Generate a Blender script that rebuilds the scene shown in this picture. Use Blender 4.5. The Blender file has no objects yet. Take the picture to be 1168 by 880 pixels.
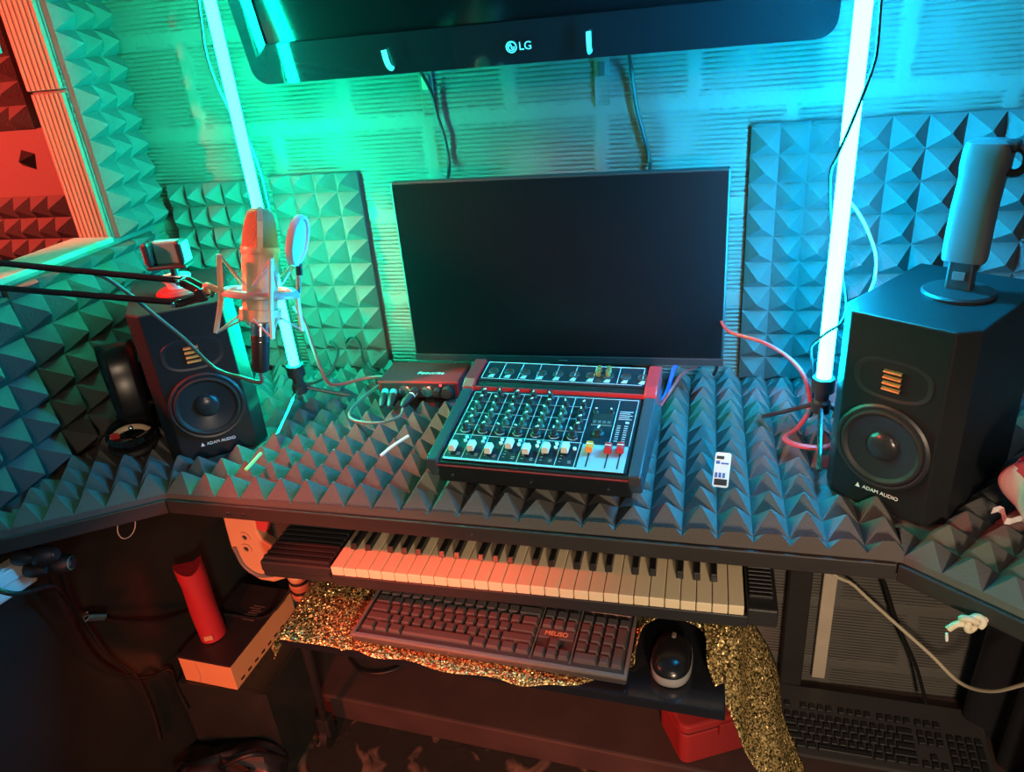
import bpy, bmesh, math, random
from mathutils import Vector, Matrix
random.seed(7)
S = bpy.context.scene
COL = S.collection
PI = math.pi
R = math.radians

# ------------------------------------------------------------------ materials
def lin(h):
    h = h.lstrip('#'); c = [int(h[i:i+2], 16)/255 for i in (0, 2, 4)]
    return tuple((x/12.92 if x <= .04045 else ((x+.055)/1.055)**2.4) for x in c) + (1,)

def mat(name, col, rough=.5, metal=0., bump=0., bscale=60., var=0., vscale=8., emit=None, estr=0., spec=.5, coat=0.):
    m = bpy.data.materials.new(name); m.use_nodes = True
    nt = m.node_tree; N = nt.nodes; L = nt.links
    b = N['Principled BSDF']
    c = lin(col) if isinstance(col, str) else tuple(col)+(1,)
    b.inputs['Base Color'].default_value = c
    b.inputs['Roughness'].default_value = rough
    b.inputs['Metallic'].default_value = metal
    b.inputs['Specular IOR Level'].default_value = spec
    b.inputs['Coat Weight'].default_value = coat
    tc = N.new('ShaderNodeTexCoord')
    if var:
        n = N.new('ShaderNodeTexNoise'); n.inputs['Scale'].default_value = vscale; n.inputs['Detail'].default_value = 5
        L.new(tc.outputs['Object'], n.inputs['Vector'])
        mx = N.new('ShaderNodeMix'); mx.data_type = 'RGBA'
        mx.inputs[6].default_value = tuple(x*(1-var) for x in c[:3])+(1,)
        mx.inputs[7].default_value = tuple(min(1, x*(1+var)) for x in c[:3])+(1,)
        L.new(n.outputs['Fac'], mx.inputs[0]); L.new(mx.outputs[2], b.inputs['Base Color'])
    if bump:
        n2 = N.new('ShaderNodeTexNoise'); n2.inputs['Scale'].default_value = bscale; n2.inputs['Detail'].default_value = 4
        L.new(tc.outputs['Object'], n2.inputs['Vector'])
        bp = N.new('ShaderNodeBump'); bp.inputs['Strength'].default_value = bump; bp.inputs['Distance'].default_value = .004
        L.new(n2.outputs['Fac'], bp.inputs['Height']); L.new(bp.outputs['Normal'], b.inputs['Normal'])
    if emit:
        b.inputs['Emission Color'].default_value = lin(emit) if isinstance(emit, str) else tuple(emit)+(1,)
        b.inputs['Emission Strength'].default_value = estr
    return m

def math_node(N, L, op, a, b=None, c=None):
    n = N.new('ShaderNodeMath'); n.operation = op
    for i, v in enumerate((a, b, c)):
        if v is None: continue
        if isinstance(v, (int, float)): n.inputs[i].default_value = v
        else: L.new(v, n.inputs[i])
    return n.outputs[0]

def wall_material():
    """hollow clay blocks with fine horizontal grooves and smeared mortar joints"""
    m = bpy.data.materials.new('grooved_clay_block'); m.use_nodes = True
    nt = m.node_tree; N = nt.nodes; L = nt.links; b = N['Principled BSDF']
    tc = N.new('ShaderNodeTexCoord'); sx = N.new('ShaderNodeSeparateXYZ'); L.new(tc.outputs['Object'], sx.inputs[0])
    M = lambda op, a, bb=None, c=None: math_node(N, L, op, a, bb, c)
    nz = N.new('ShaderNodeTexNoise'); nz.inputs['Scale'].default_value = 9; nz.inputs['Detail'].default_value = 6; L.new(tc.outputs['Object'], nz.inputs['Vector'])
    nb = N.new('ShaderNodeTexNoise'); nb.inputs['Scale'].default_value = 55; nb.inputs['Detail'].default_value = 4; L.new(tc.outputs['Object'], nb.inputs['Vector'])
    wob = M('MULTIPLY', M('SUBTRACT', nz.outputs['Fac'], .5), .02)
    z = M('ADD', M('SUBTRACT', sx.outputs['Z'], 1.395), wob)
    row = M('FLOOR', M('DIVIDE', z, .19))
    fz = M('MULTIPLY', M('ABSOLUTE', M('SUBTRACT', M('FRACT', M('ADD', M('DIVIDE', z, .19), .5)), .5)), .19)   # distance to bed joint
    xs = M('ADD', M('ADD', sx.outputs['X'], .37), M('MULTIPLY', M('FRACT', M('MULTIPLY', row, .5)), .345))
    xs = M('ADD', xs, wob)
    fx = M('MULTIPLY', M('ABSOLUTE', M('SUBTRACT', M('FRACT', M('ADD', M('DIVIDE', xs, .345), .5)), .5)), .345)
    d = M('MINIMUM', fz, fx)
    mr = N.new('ShaderNodeMapRange'); mr.interpolation_type = 'SMOOTHSTEP'
    mr.inputs['From Min'].default_value = .008; mr.inputs['From Max'].default_value = .022
    L.new(M('ADD', d, M('MULTIPLY', M('SUBTRACT', nb.outputs['Fac'], .5), .02)), mr.inputs['Value'])
    mask = mr.outputs['Result']
    # grooves fade here and there under smears
    mr2 = N.new('ShaderNodeMapRange'); mr2.inputs['From Min'].default_value = .36; mr2.inputs['From Max'].default_value = .55
    L.new(nz.outputs['Fac'], mr2.inputs['Value'])
    gm = M('MULTIPLY', mask, M('ADD', M('MULTIPLY', mr2.outputs['Result'], .75), .25))
    gr = M('SINE', M('MULTIPLY', sx.outputs['Z'], 2*PI/.0088))
    gr = M('POWER', M('ADD', M('MULTIPLY', gr, .5), .5), .35)
    h = M('ADD', M('MULTIPLY', M('SUBTRACT', gr, 1.), gm), M('MULTIPLY', nb.outputs['Fac'], .5))
    h = M('ADD', h, M('MULTIPLY', mask, -.5))
    bp = N.new('ShaderNodeBump'); bp.inputs['Strength'].default_value = .9; bp.inputs['Distance'].default_value = .0034
    L.new(h, bp.inputs['Height']); L.new(bp.outputs['Normal'], b.inputs['Normal'])
    ramp = N.new('ShaderNodeMix'); ramp.data_type = 'RGBA'
    ramp.inputs[6].default_value = (.14, .132, .12, 1); ramp.inputs[7].default_value = (.11, .10, .088, 1)
    L.new(M('ADD', M('MULTIPLY', mask, .55), M('MULTIPLY', nz.outputs['Fac'], .45)), ramp.inputs[0])
    L.new(ramp.outputs[2], b.inputs['Base Color'])
    b.inputs['Roughness'].default_value = .7
    return m

def glitter_material():
    m = bpy.data.materials.new('gold_sequin_fabric'); m.use_nodes = True
    nt = m.node_tree; N = nt.nodes; L = nt.links; b = N['Principled BSDF']
    tc = N.new('ShaderNodeTexCoord')
    v = N.new('ShaderNodeTexVoronoi'); v.inputs['Scale'].default_value = 420; L.new(tc.outputs['Object'], v.inputs['Vector'])
    g = N.new('ShaderNodeNewGeometry')
    s = N.new('ShaderNodeVectorMath'); s.operation = 'SUBTRACT'; L.new(v.outputs['Color'], s.inputs[0]); s.inputs[1].default_value = (.5, .5, .5)
    k = N.new('ShaderNodeVectorMath'); k.operation = 'SCALE'; L.new(s.outputs[0], k.inputs[0]); k.inputs['Scale'].default_value = 1.7
    a = N.new('ShaderNodeVectorMath'); a.operation = 'ADD'; L.new(g.outputs['Normal'], a.inputs[0]); L.new(k.outputs[0], a.inputs[1])
    n = N.new('ShaderNodeVectorMath'); n.operation = 'NORMALIZE'; L.new(a.outputs[0], n.inputs[0]); L.new(n.outputs[0], b.inputs['Normal'])
    sp = N.new('ShaderNodeSeparateColor'); L.new(v.outputs['Color'], sp.inputs[0])
    mr = N.new('ShaderNodeMapRange'); mr.inputs['From Min'].default_value = .45; mr.inputs['From Max'].default_value = .6; L.new(sp.outputs[0], mr.inputs['Value'])
    mx = N.new('ShaderNodeMix'); mx.data_type = 'RGBA'; mx.inputs[6].default_value = (.14, .10, .035, 1); mx.inputs[7].default_value = (1., .70, .28, 1)
    L.new(mr.outputs['Result'], mx.inputs[0]); L.new(mx.outputs[2], b.inputs['Base Color'])
    b.inputs['Metallic'].default_value = .6; b.inputs['Roughness'].default_value = .36
    return m

def floor_material():
    m = bpy.data.materials.new('dark_worn_floor'); m.use_nodes = True
    nt = m.node_tree; N = nt.nodes; L = nt.links; b = N['Principled BSDF']
    tc = N.new('ShaderNodeTexCoord')
    n = N.new('ShaderNodeTexNoise'); n.inputs['Scale'].default_value = 11; n.inputs['Detail'].default_value = 3; n.inputs['Distortion'].default_value = .8
    L.new(tc.outputs['Object'], n.inputs['Vector'])
    mr = N.new('ShaderNodeMapRange'); mr.inputs['From Min'].default_value = .56; mr.inputs['From Max'].default_value = .68; L.new(n.outputs['Fac'], mr.inputs['Value'])
    mx = N.new('ShaderNodeMix'); mx.data_type = 'RGBA'; mx.inputs[6].default_value = (.022, .02, .018, 1); mx.inputs[7].default_value = (.24, .13, .10, 1)
    L.new(mr.outputs['Result'], mx.inputs[0]); L.new(mx.outputs[2], b.inputs['Base Color'])
    b.inputs['Roughness'].default_value = .6
    bp = N.new('ShaderNodeBump'); bp.inputs['Strength'].default_value = .5; bp.inputs['Distance'].default_value = .01
    L.new(n.outputs['Fac'], bp.inputs['Height']); L.new(bp.outputs['Normal'], b.inputs['Normal'])
    return m

M_WALL = wall_material(); M_GLIT = glitter_material(); M_FLOOR = floor_material()
M_FOAM = mat('acoustic_foam', (.10, .098, .096), .95, bump=.35, bscale=260, var=.12, vscale=9, spec=.15)
M_JAMB = mat('clay_block_end', (.30, .12, .085), .8, bump=.3, bscale=90, var=.15)
M_SILL = mat('cement_sill', (.32, .27, .23), .85, bump=.5, bscale=40, var=.2)
M_BOARD = mat('painted_board', (.13, .11, .10), .8, bump=.25, bscale=120)
M_DESK = mat('dark_desk_board', (.026, .023, .022), .55, bump=.2, bscale=35, var=.3)
M_BLACK = mat('black_plastic', (.018, .018, .02), .42)
M_SATIN = mat('satin_black_vinyl', (.011, .012, .014), .45, spec=.3, bump=.12, bscale=320)
M_GLOSS = mat('gloss_black', (.008, .008, .01), .07, coat=.4)
M_SCREEN = mat('screen_glass', (.003, .004, .005), .3, spec=.25)
M_TVSCREEN = mat('television_glass', (.003, .004, .005), .12, spec=.3)
M_RUBBER = mat('black_rubber', (.012, .012, .013), .6)
M_CONE = mat('woofer_cone', (.03, .033, .038), .26, .3)
M_GOLD = mat('gold_foil', (.85, .62, .25), .35, .9)
M_WHITE = mat('white_print', (.8, .8, .8), .6)
M_LOGO = mat('silver_print', (.85, .86, .88), .5)
M_CHROME = mat('chrome', (.75, .75, .76), .15, 1.)
M_DKMETAL = mat('dark_metal', (.10, .10, .11), .22, .9)
M_CHAMP = mat('champagne_metal', (.80, .55, .36), .4, .2)
M_MESHM = mat('microphone_mesh', (.55, .42, .25), .45, .2, bump=1., bscale=900)
M_CREAM = mat('cream_plastic', (.72, .68, .6), .45)
M_RED = mat('red_plastic', (.55, .025, .03), .38)
M_REDMET = mat('red_anodised', (.30, .015, .022), .5, 0., spec=.3)
M_DKRED = mat('dark_red_shell', (.36, .03, .032), .45)
M_ORANGE = mat('orange_cap', (.9, .28, .03), .4)
M_BLUEP = mat('blue_plastic', (.03, .09, .4), .4)
M_SKYP = mat('pale_blue_plastic', (.12, .42, .40), .4)
M_PANEL = mat('mixer_panel', (.012, .018, .026), .4)
M_GREYP = mat('grey_fader_panel', (.32, .36, .42), .5)
M_PRINT = mat('panel_print', (.42, .48, .52), .6)
M_KNOB = mat('knob_dark', (.02, .03, .03), .4)
M_KEYW = mat('ivory_key', (.80, .66, .44), .38, var=.05, vscale=30)
M_KEYB = mat('black_key', (.015, .015, .016), .28)
M_SYN = mat('synth_case', (.022, .022, .024), .45, bump=.1, bscale=300)
M_CAP = mat('keycap', (.085, .075, .078), .5)
M_KBASE = mat('keyboard_base', (.05, .046, .046), .38)
M_KRIM = mat('keyboard_rim', (.15, .135, .13), .4)
M_SHELF = mat('black_lacquer_board', (.012, .013, .018), .14, bump=.04, bscale=60)
M_TAN = mat('tan_plastic', (.55, .30, .16), .5, var=.15, vscale=12)
M_CARD = mat('tan_cardboard', (.72, .34, .15), .8, var=.08, vscale=20)
M_BOXTOP = mat('dark_printed_top', (.03, .02, .022), .45, var=.4, vscale=14)
M_REDCAN = mat('red_paper', (.42, .02, .03), .6, bump=.2, bscale=40, var=.2)
M_WOOD = mat('pale_wood', (.62, .52, .4), .65, bump=.2, bscale=60, var=.2, vscale=15)
M_ROPE = mat('cream_cord', (.66, .58, .42), .6)
M_CABLE = mat('black_cable', (.012, .012, .013), .4)
M_GREYC = mat('grey_cable', (.10, .11, .11), .45)
M_REDC = mat('red_cable', (.45, .05, .05), .35)
M_CLEARC = mat('pale_braid', (.5, .4, .4), .3)
M_BLUEC = mat('blue_cable', (.05, .06, .35), .4)
M_SHEET = mat('black_sheeting', (.02, .02, .024), .38, bump=.3, bscale=14)
M_DARKWALL = mat('dark_varnished_board', (.022, .024, .022), .32, bump=.25, bscale=10, var=.5, vscale=5)
M_PLATF = mat('dark_red_platform', (.065, .038, .035), .5, bump=.2, bscale=20, var=.4, vscale=9)
M_DEVICE = mat('grey_device', (.085, .095, .105), .5)
M_GREENST = mat('green_straw', (.25, .7, .2), .4)
M_WHITEP = mat('white_plastic', (.72, .7, .7), .4)
M_BAG = mat('printed_wrapper', (.6, .45, .43), .22, var=.1)
M_BAGRED = mat('wrapper_red', (.5, .03, .05), .22)
M_BAGDK = mat('wrapper_dark', (.06, .06, .09), .22)
M_BLUECARD = mat('blue_ink', (.02, .12, .4), .6)
M_TUBEG = mat('green_light_tube', (.08, .1, .1), .4, emit=(.0009, 1., .56), estr=260.)
M_TUBEB = mat('cyan_light_tube', (.1, .1, .1), .4, emit=(.0022, .50, 1.), estr=330.)
M_CHEEK = mat('console_cheek', (.045, .05, .06), .24)
M_SILVER = mat('satin_silver', (.62, .60, .58), .35, .4)
M_BAND = mat('headband_vinyl', (.010, .010, .011), .24)
M_LED = mat('red_led', (.5, .02, .02), .4, emit=(1., .05, .06), estr=2.)
M_DISP = mat('blue_display', (.01, .02, .03), .3, emit=(.15, .5, .6), estr=.35)

# ------------------------------------------------------------------ geometry
class MB:
    def __init__(self): self.bm = bmesh.new()
    def _add(self, vs, fs, X=None, mi=0):
        bv = [self.bm.verts.new(X @ Vector(v) if X else v) for v in vs]
        for f in fs:
            try:
                fc = self.bm.faces.new([bv[i] for i in f]); fc.material_index = mi
            except ValueError: pass
        return self
    def box(self, x0, x1, y0, y1, z0, z1, X=None, mi=0, taper=0., ty=None):
        t = taper; u = t if ty is None else ty
        vs = [(x0, y0, z0), (x1, y0, z0), (x1, y1, z0), (x0, y1, z0), (x0+t, y0+u, z1), (x1-t, y0+u, z1), (x1-t, y1-u, z1), (x0+t, y1-u, z1)]
        return self._add(vs, [(3, 2, 1, 0), (4, 5, 6, 7), (0, 1, 5, 4), (1, 2, 6, 5), (2, 3, 7, 6), (3, 0, 4, 7)], X, mi)
    def prism(self, poly, z0, z1, X=None, mi=0):
        n = len(poly)
        vs = [(p[0], p[1], z0) for p in poly] + [(p[0], p[1], z1) for p in poly]
        fs = [tuple(range(n-1, -1, -1)), tuple(range(n, 2*n))] + [(i, (i+1) % n, n+(i+1) % n, n+i) for i in range(n)]
        return self._add(vs, fs, X, mi)
    def lathe(self, prof, n=32, X=None, mi=0, close=True):
        """prof: (r, z) pairs around local z"""
        vs = []; fs = []; idx = []
        for r, z in prof:
            if r < 1e-6: idx.append([len(vs)]); vs.append((0, 0, z))
            else:
                idx.append(list(range(len(vs), len(vs)+n)))
                vs += [(r*math.cos(2*PI*i/n), r*math.sin(2*PI*i/n), z) for i in range(n)]
        for a, b in zip(idx, idx[1:]):
            for i in range(n):
                j = (i+1) % n
                if len(a) == 1 and len(b) == 1: continue
                if len(a) == 1: fs.append((a[0], b[i], b[j]))
                elif len(b) == 1: fs.append((a[i], a[j], b[0]))
                else: fs.append((a[i], a[j], b[j], b[i]))
        if close:
            if len(idx[0]) > 1: fs.append(tuple(reversed(idx[0])))
            if len(idx[-1]) > 1: fs.append(tuple(idx[-1]))
        return self._add(vs, fs, X, mi)
    def cyl(self, p0, p1, r0, r1=None, n=16, mi=0):
        p0 = Vector(p0); p1 = Vector(p1); d = p1-p0
        X = Matrix.Translation(p0) @ d.to_track_quat('Z', 'Y').to_matrix().to_4x4()
        return self.lathe([(r0, 0), (r1 if r1 is not None else r0, d.length)], n, X, mi)
    def tube(self, pts, r, n=8, sub=6, mi=0, closed=False, flat=1.):
        P = [Vector(p) for p in pts]
        if sub > 1 and len(P) > 2:
            Q = []; m = len(P); rng = range(m) if closed else range(m-1)
            for i in rng:
                g = (lambda k: P[k % m]) if closed else (lambda k: P[min(max(k, 0), m-1)])
                a, b, c, d = g(i-1), g(i), g(i+1), g(i+2)
                for s in range(sub):
                    t = s/sub
                    Q.append(.5*((2*b)+(c-a)*t+(2*a-5*b+4*c-d)*t*t+(3*b-a-3*c+d)*t**3))
            if not closed: Q.append(P[-1])
            P = Q
        m = len(P); vs = []; fs = []
        T = []
        for i in range(m):
            if closed: d = P[(i+1) % m]-P[i-1]
            else: d = P[min(i+1, m-1)]-P[max(i-1, 0)]
            T.append(d.normalized() if d.length > 1e-9 else Vector((0, 0, 1)))
        u = T[0].orthogonal().normalized()
        for i in range(m):
            u = (u-T[i]*u.dot(T[i])); u = u.normalized() if u.length > 1e-6 else T[i].orthogonal().normalized()
            w = T[i].cross(u)
            vs += [tuple(P[i]+(u*math.cos(2*PI*k/n)+w*math.sin(2*PI*k/n)*flat)*r) for k in range(n)]
        for i in range(m if closed else m-1):
            for k in range(n):
                a = i*n+k; b = i*n+(k+1) % n; i2 = ((i+1) % m)*n
                fs.append((a, b, i2+(k+1) % n, i2+k))
        if not closed: fs += [tuple(range(n-1, -1, -1)), tuple(range((m-1)*n, m*n))]
        return self._add(vs, fs, None, mi)
    def ball(self, c, r, n=16, mi=0, sx=1, sy=1, sz=1):
        prof = [(r*math.sin(PI*i/10), -r*math.cos(PI*i/10)) for i in range(11)]
        prof[0] = (0, -r); prof[-1] = (0, r)
        return self.lathe(prof, n, Matrix.Translation(c) @ Matrix.Diagonal((sx, sy, sz, 1)), mi)
    def grid(self, f, nu, nv, mi=0, closed_u=False):
        vs = [f(i/nu, j/nv) for j in range(nv+1) for i in range(nu+1)]
        fs = [(j*(nu+1)+i, j*(nu+1)+i+1, (j+1)*(nu+1)+i+1, (j+1)*(nu+1)+i) for j in range(nv) for i in range(nu)]
        return self._add(vs, fs, None, mi)
    def build(self, name, m, parent=None, smooth=False, bevel=0., seg=2, recalc=True, solid=0., sub=0):
        me = bpy.data.meshes.new(name)
        if recalc: bmesh.ops.recalc_face_normals(self.bm, faces=self.bm.faces)
        self.bm.to_mesh(me); self.bm.free()
        for mm in (m if isinstance(m, (list, tuple)) else [m]): me.materials.append(mm)
        if smooth:
            me.shade_smooth(); me.set_sharp_from_angle(angle=R(38))
        o = bpy.data.objects.new(name, me); COL.objects.link(o)
        if parent is not None: o.parent = parent
        if solid:
            md = o.modifiers.new('solid', 'SOLIDIFY'); md.thickness = solid; md.offset = 0
        if bevel:
            md = o.modifiers.new('bevel', 'BEVEL'); md.width = bevel; md.segments = seg; md.limit_method = 'ANGLE'; md.angle_limit = R(40)
        if sub:
            md = o.modifiers.new('sub', 'SUBSURF'); md.levels = sub; md.render_levels = sub
        return o

def tag(o, label, cat, group=None):
    o['label'] = label; o['category'] = cat
    if group: o['group'] = group
    return o
def thing(name, loc, label, cat, group=None, rot=(0, 0, 0)):
    o = bpy.data.objects.new(name, None); o.empty_display_size = .02; COL.objects.link(o)
    o.location = loc; o.rotation_euler = rot
    return tag(o, label, cat, group)
def struct(o): o['kind'] = 'structure'; return o
def copy_part(src, parent, loc, name=None):
    c = src.copy(); COL.objects.link(c); c.parent = parent; c.location = loc
    return c
def text(name, body, size, m, parent, loc, rot=(0, 0, 0), ext=.0003, align='CENTER', shear=0., space=1.):
    cu = bpy.data.curves.new(name, 'FONT'); cu.body = body; cu.size = size; cu.extrude = ext
    cu.align_x = align; cu.align_y = 'CENTER'; cu.shear = shear; cu.space_character = space
    tmp = bpy.data.objects.new(name+'_tmp', cu); COL.objects.link(tmp)
    me = bpy.data.meshes.new_from_object(tmp.evaluated_get(bpy.context.evaluated_depsgraph_get()))
    bpy.data.objects.remove(tmp); me.materials.clear(); me.materials.append(m)
    o = bpy.data.objects.new(name, me); COL.objects.link(o); o.parent = parent; o.location = loc; o.rotation_euler = rot
    return o
def cable(name, pts, r, m, label, cat='cable', group=None, n=8, flat=1.):
    return tag(MB().tube(pts, r, n=n, flat=flat).build(name, m, smooth=True), label, cat, group)

# ------------------------------------------------------------------ camera
cam = bpy.data.cameras.new('camera'); cam.sensor_fit = 'HORIZONTAL'; cam.sensor_width = 36; cam.lens = 844.869/1168*36
cam.clip_start = .02
co = bpy.data.objects.new('camera', cam); COL.objects.link(co)
# rows: world axes in camera space (x right, y down, z forward)
A = ((.96864778, .02718293, -.2469465), (.2335455, -.43860676, .86780217), (-.08472299, -.89826789, -.43120391))
rot = Matrix([[A[i][0], -A[i][1], -A[i][2]] for i in range(3)])
co.matrix_world = Matrix.Translation((0, -1.4768, 1.54)) @ rot.to_4x4()
S.camera = co

# ------------------------------------------------------------------ the setting
XL = -1.225     # inner face of the left wall
FZ = -.08       # floor
struct(MB().box(-2.6, 1.4, 0, .12, FZ, 2.6).build('wall_back', M_WALL))
wl = MB()
wl.box(XL-.085, XL, -2.6, 0, FZ, 1.205)
wl.box(XL-.08, XL, -.163, 0, 1.205, 2.6)
wl.box(XL-.08, XL, -.62, -.28, 1.58, 2.6)  # unseen lintel, added to keep the red light off the back wall
wl.box(XL-.08, XL, -2.6, -.62, 1.70, 2.6)  # unseen lintel continues, set higher so red light reaches the microphone
wl.box(XL-.08, XL, -2.6, -.985, 1.2, 1.71)  # unseen end of the opening, placed to cut red light from the right side
wl.box(XL-.06, XL-.02, -.985, -.62, 1.47, 1.568)  # transom bar out of view, added to stop red light on the right desk
struct(wl.build('wall_left', M_WALL))
# ribbed end of the blocks at the opening
jb = MB()
for z0, z1, x0 in ((1.207, 1.505, XL-.082), (1.512, 1.72, XL-.088), (1.727, 2.1, XL-.085)):
    nr = 7; w = (XL-.004-x0)/nr
    for i in range(nr):
        a = x0+i*w
        jb.prism([(a, 0), (a+w*.18, -.007), (a+w*.82, -.007), (a+w, 0)], z0, z1, Matrix.Translation((0, -.163, 0)))
struct(jb.build('trim_1', M_JAMB))
struct(MB().box(XL-.10, XL+.002, -.985, -.165, 1.205, 1.217).build('windowsill', M_SILL, bevel=.003))
struct(MB().box(-1.63, -1.57, -.745, -.678, FZ, 2.3).build('light_blocking_post', M_BOARD))  # post out of view, added to shade the back wall from the red lamp
struct(MB().box(XL, XL+.012, -2.0, -.012, FZ, .795).build('trim_2', M_DARKWALL))
struct(MB().box(-2.6, 1.4, -2.8, .1, FZ-.05, FZ).build('floor', M_FLOOR))
struct(MB().prism([(XL+.012, -.232), (.75, -.348), (.75, 0), (XL+.012, 0)], FZ, 0).build('floor_platform', M_PLATF, bevel=.006))
struct(MB().box(1.25, 1.35, -2.6, .0, FZ, 2.6).build('wall_right', M_WALL))

# ------------------------------------------------------------------ foam
def inside(p, poly):
    s = 0
    for i in range(len(poly)):
        a = poly[i]; b = poly[(i+1) % len(poly)]
        c = (b[0]-a[0])*(p[1]-a[1])-(b[1]-a[1])*(p[0]-a[0])
        if s == 0: s = 1 if c > 0 else -1
        elif c*s < 0: return False
    return True
def foam(name, poly, pitch, base, h, X, label, origin=(0, 0), flats=(), ang=0., group=None, pv=None):
    """pyramid foam filling a convex polygon in local uv, height along local w"""
    pv = pv or pitch
    bm = bmesh.new(); ca, sa = math.cos(ang), math.sin(ang)
    us = []; vs_ = []
    for p in poly:
        x, y = p[0]-origin[0], p[1]-origin[1]
        us.append((x*ca+y*sa)/pitch); vs_.append((-x*sa+y*ca)/pv)
    i0, i1, j0, j1 = math.floor(min(us)+1e-4), math.ceil(max(us)-1e-4), math.floor(min(vs_)+1e-4), math.ceil(max(vs_)-1e-4)
    P = lambda u, v, w: (origin[0]+(u*pitch*ca-v*pv*sa), origin[1]+(u*pitch*sa+v*pv*ca), w)
    V = {}
    def gv(i, j):
        if (i, j) not in V: V[i, j] = bm.verts.new(P(i, j, base))
        return V[i, j]
    for i in range(i0, i1):
        for j in range(j0, j1):
            c = P(i+.5+random.uniform(-.03, .03), j+.5+random.uniform(-.03, .03), 0)
            hh = h*random.uniform(.94, 1.04)
            for f, fh in flats:
                if inside(c, f): hh = min(hh, fh)
            t = .06
            q = [(i, j), (i+1, j), (i+1, j+1), (i, j+1)]
            ap = [bm.verts.new((c[0]+(P(a, b, 0)[0]-c[0])*t, c[1]+(P(a, b, 0)[1]-c[1])*t, base+hh*(1-t*.5))) for a, b in q]
            qv = [gv(a, b) for a, b in q]
            for k in range(4): bm.faces.new((qv[k], qv[(k+1) % 4], ap[(k+1) % 4], ap[k]))
            bm.faces.new(ap)
    ctr = (sum(p[0] for p in poly)/len(poly), sum(p[1] for p in poly)/len(poly))
    for k in range(len(poly)):
        a = Vector((*poly[k], 0)); b = Vector((*poly[(k+1) % len(poly)], 0)); d = b-a
        nrm = Vector((d.y, -d.x, 0)).normalized()
        if nrm.dot(Vector((*ctr, 0))-a) > 0: nrm = -nrm
        bmesh.ops.bisect_plane(bm, geom=bm.verts[:]+bm.edges[:]+bm.faces[:], plane_co=a, plane_no=nrm, clear_outer=True, dist=1e-6)
    be = [e for e in bm.edges if e.is_boundary]
    r = bmesh.ops.extrude_edge_only(bm, edges=be)
    for v in r['geom']:
        if isinstance(v, bmesh.types.BMVert): v.co.z = 0
    bmesh.ops.transform(bm, matrix=X, verts=bm.verts)
    bmesh.ops.recalc_face_normals(bm, faces=bm.faces)
    me = bpy.data.meshes.new(name); bm.to_mesh(me); bm.free(); me.materials.append(M_FOAM)
    o = bpy.data.objects.new(name, me); COL.objects.link(o)
    return tag(o, label, 'acoustic foam', group)
def rect(x0, x1, y0, y1): return [(x0, y0), (x1, y0), (x1, y1), (x0, y1)]
XB = Matrix(((1, 0, 0, 0), (0, 0, -1, 0), (0, 1, 0, 0), (0, 0, 0, 1)))          # back wall: u=x v=z w=-y
XW = Matrix(((0, 0, 1, XL+.001), (1, 0, 0, 0), (0, 1, 0, 0), (0, 0, 0, 1)))           # left wall: u=y v=z w=+x
DZ = .83
XD = Matrix.Translation((0, 0, DZ))
GW = 'foam panels on the walls'; GD = 'foam sheets on the desk'
foam('acoustic_foam', rect(-.917, -.709, .846, 1.302), .052, .014, .034, XB, 'tall foam panel on back wall between green tube and desktop monitor', (-.917, .846), group=GW)
foam('acoustic_foam', rect(-1.178, -.945, .846, 1.293), .0466, .014, .034, XB, 'foam panel in wall corner behind the phone holder and left speaker', (-1.178, .846), group=GW, pv=.0497)
foam('acoustic_foam', rect(.076, .226, .846, 1.352), .05, .014, .034, XB, 'narrow foam panel on back wall between monitor and cyan tube', (.076, .846), group=GW)
foam('acoustic_foam', rect(.25, .84, .846, 1.352), .058, .016, .038, XB, 'wide foam panel on back wall behind the right speaker', (.25, .846), group=GW, pv=.0562)
foam('acoustic_foam', rect(-.160, -.014, 1.213, 1.86), .05, .014, .036, XW, 'green lit foam strip on left wall pillar above the corner', (-.16, 1.213), group=GW)
foam('acoustic_foam', rect(-.46, -.055, .846, 1.2), .066, .012, .044, XW, 'foam panel low on left wall beside left speaker and headphones', (-.46, .846), group=GW)
foam('acoustic_foam', rect(-.725, -.463, .846, 1.185), .0655, .012, .044, XW, 'foam panel on left wall beside the left desk wing at the photo edge', (-.725, .846), group=GW)
foam('acoustic_foam', rect(-1.98, -1.475, 1.432, 1.86), .05, .02, .034, XB, 'upper red lit foam panel seen through the wall opening', (-1.475, 1.432), group=GW)
foam('acoustic_foam', rect(-1.98, -1.455, 1.13, 1.282), .0507, .02, .034, XB, 'lower red lit foam panel seen through the wall opening above the sill', (-1.455, 1.13), group=GW)
tag(MB().box(-2.0, -1.45, -.016, 0, 1.282, 1.432).build('backing_board', M_BOARD), 'bare red lit board between the two foam panels beyond opening', 'board')
tag(MB().lathe([(.026, 0), (0, .03)], 4, Matrix.Translation((-1.525, -.016, 1.365)) @ Matrix.Rotation(PI/2, 4, 'X') @ Matrix.Rotation(.5, 4, 'Z')).build('foam_offcut', M_BLACK), 'single small black foam pyramid stuck on the bare red board', 'foam offcut')

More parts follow.
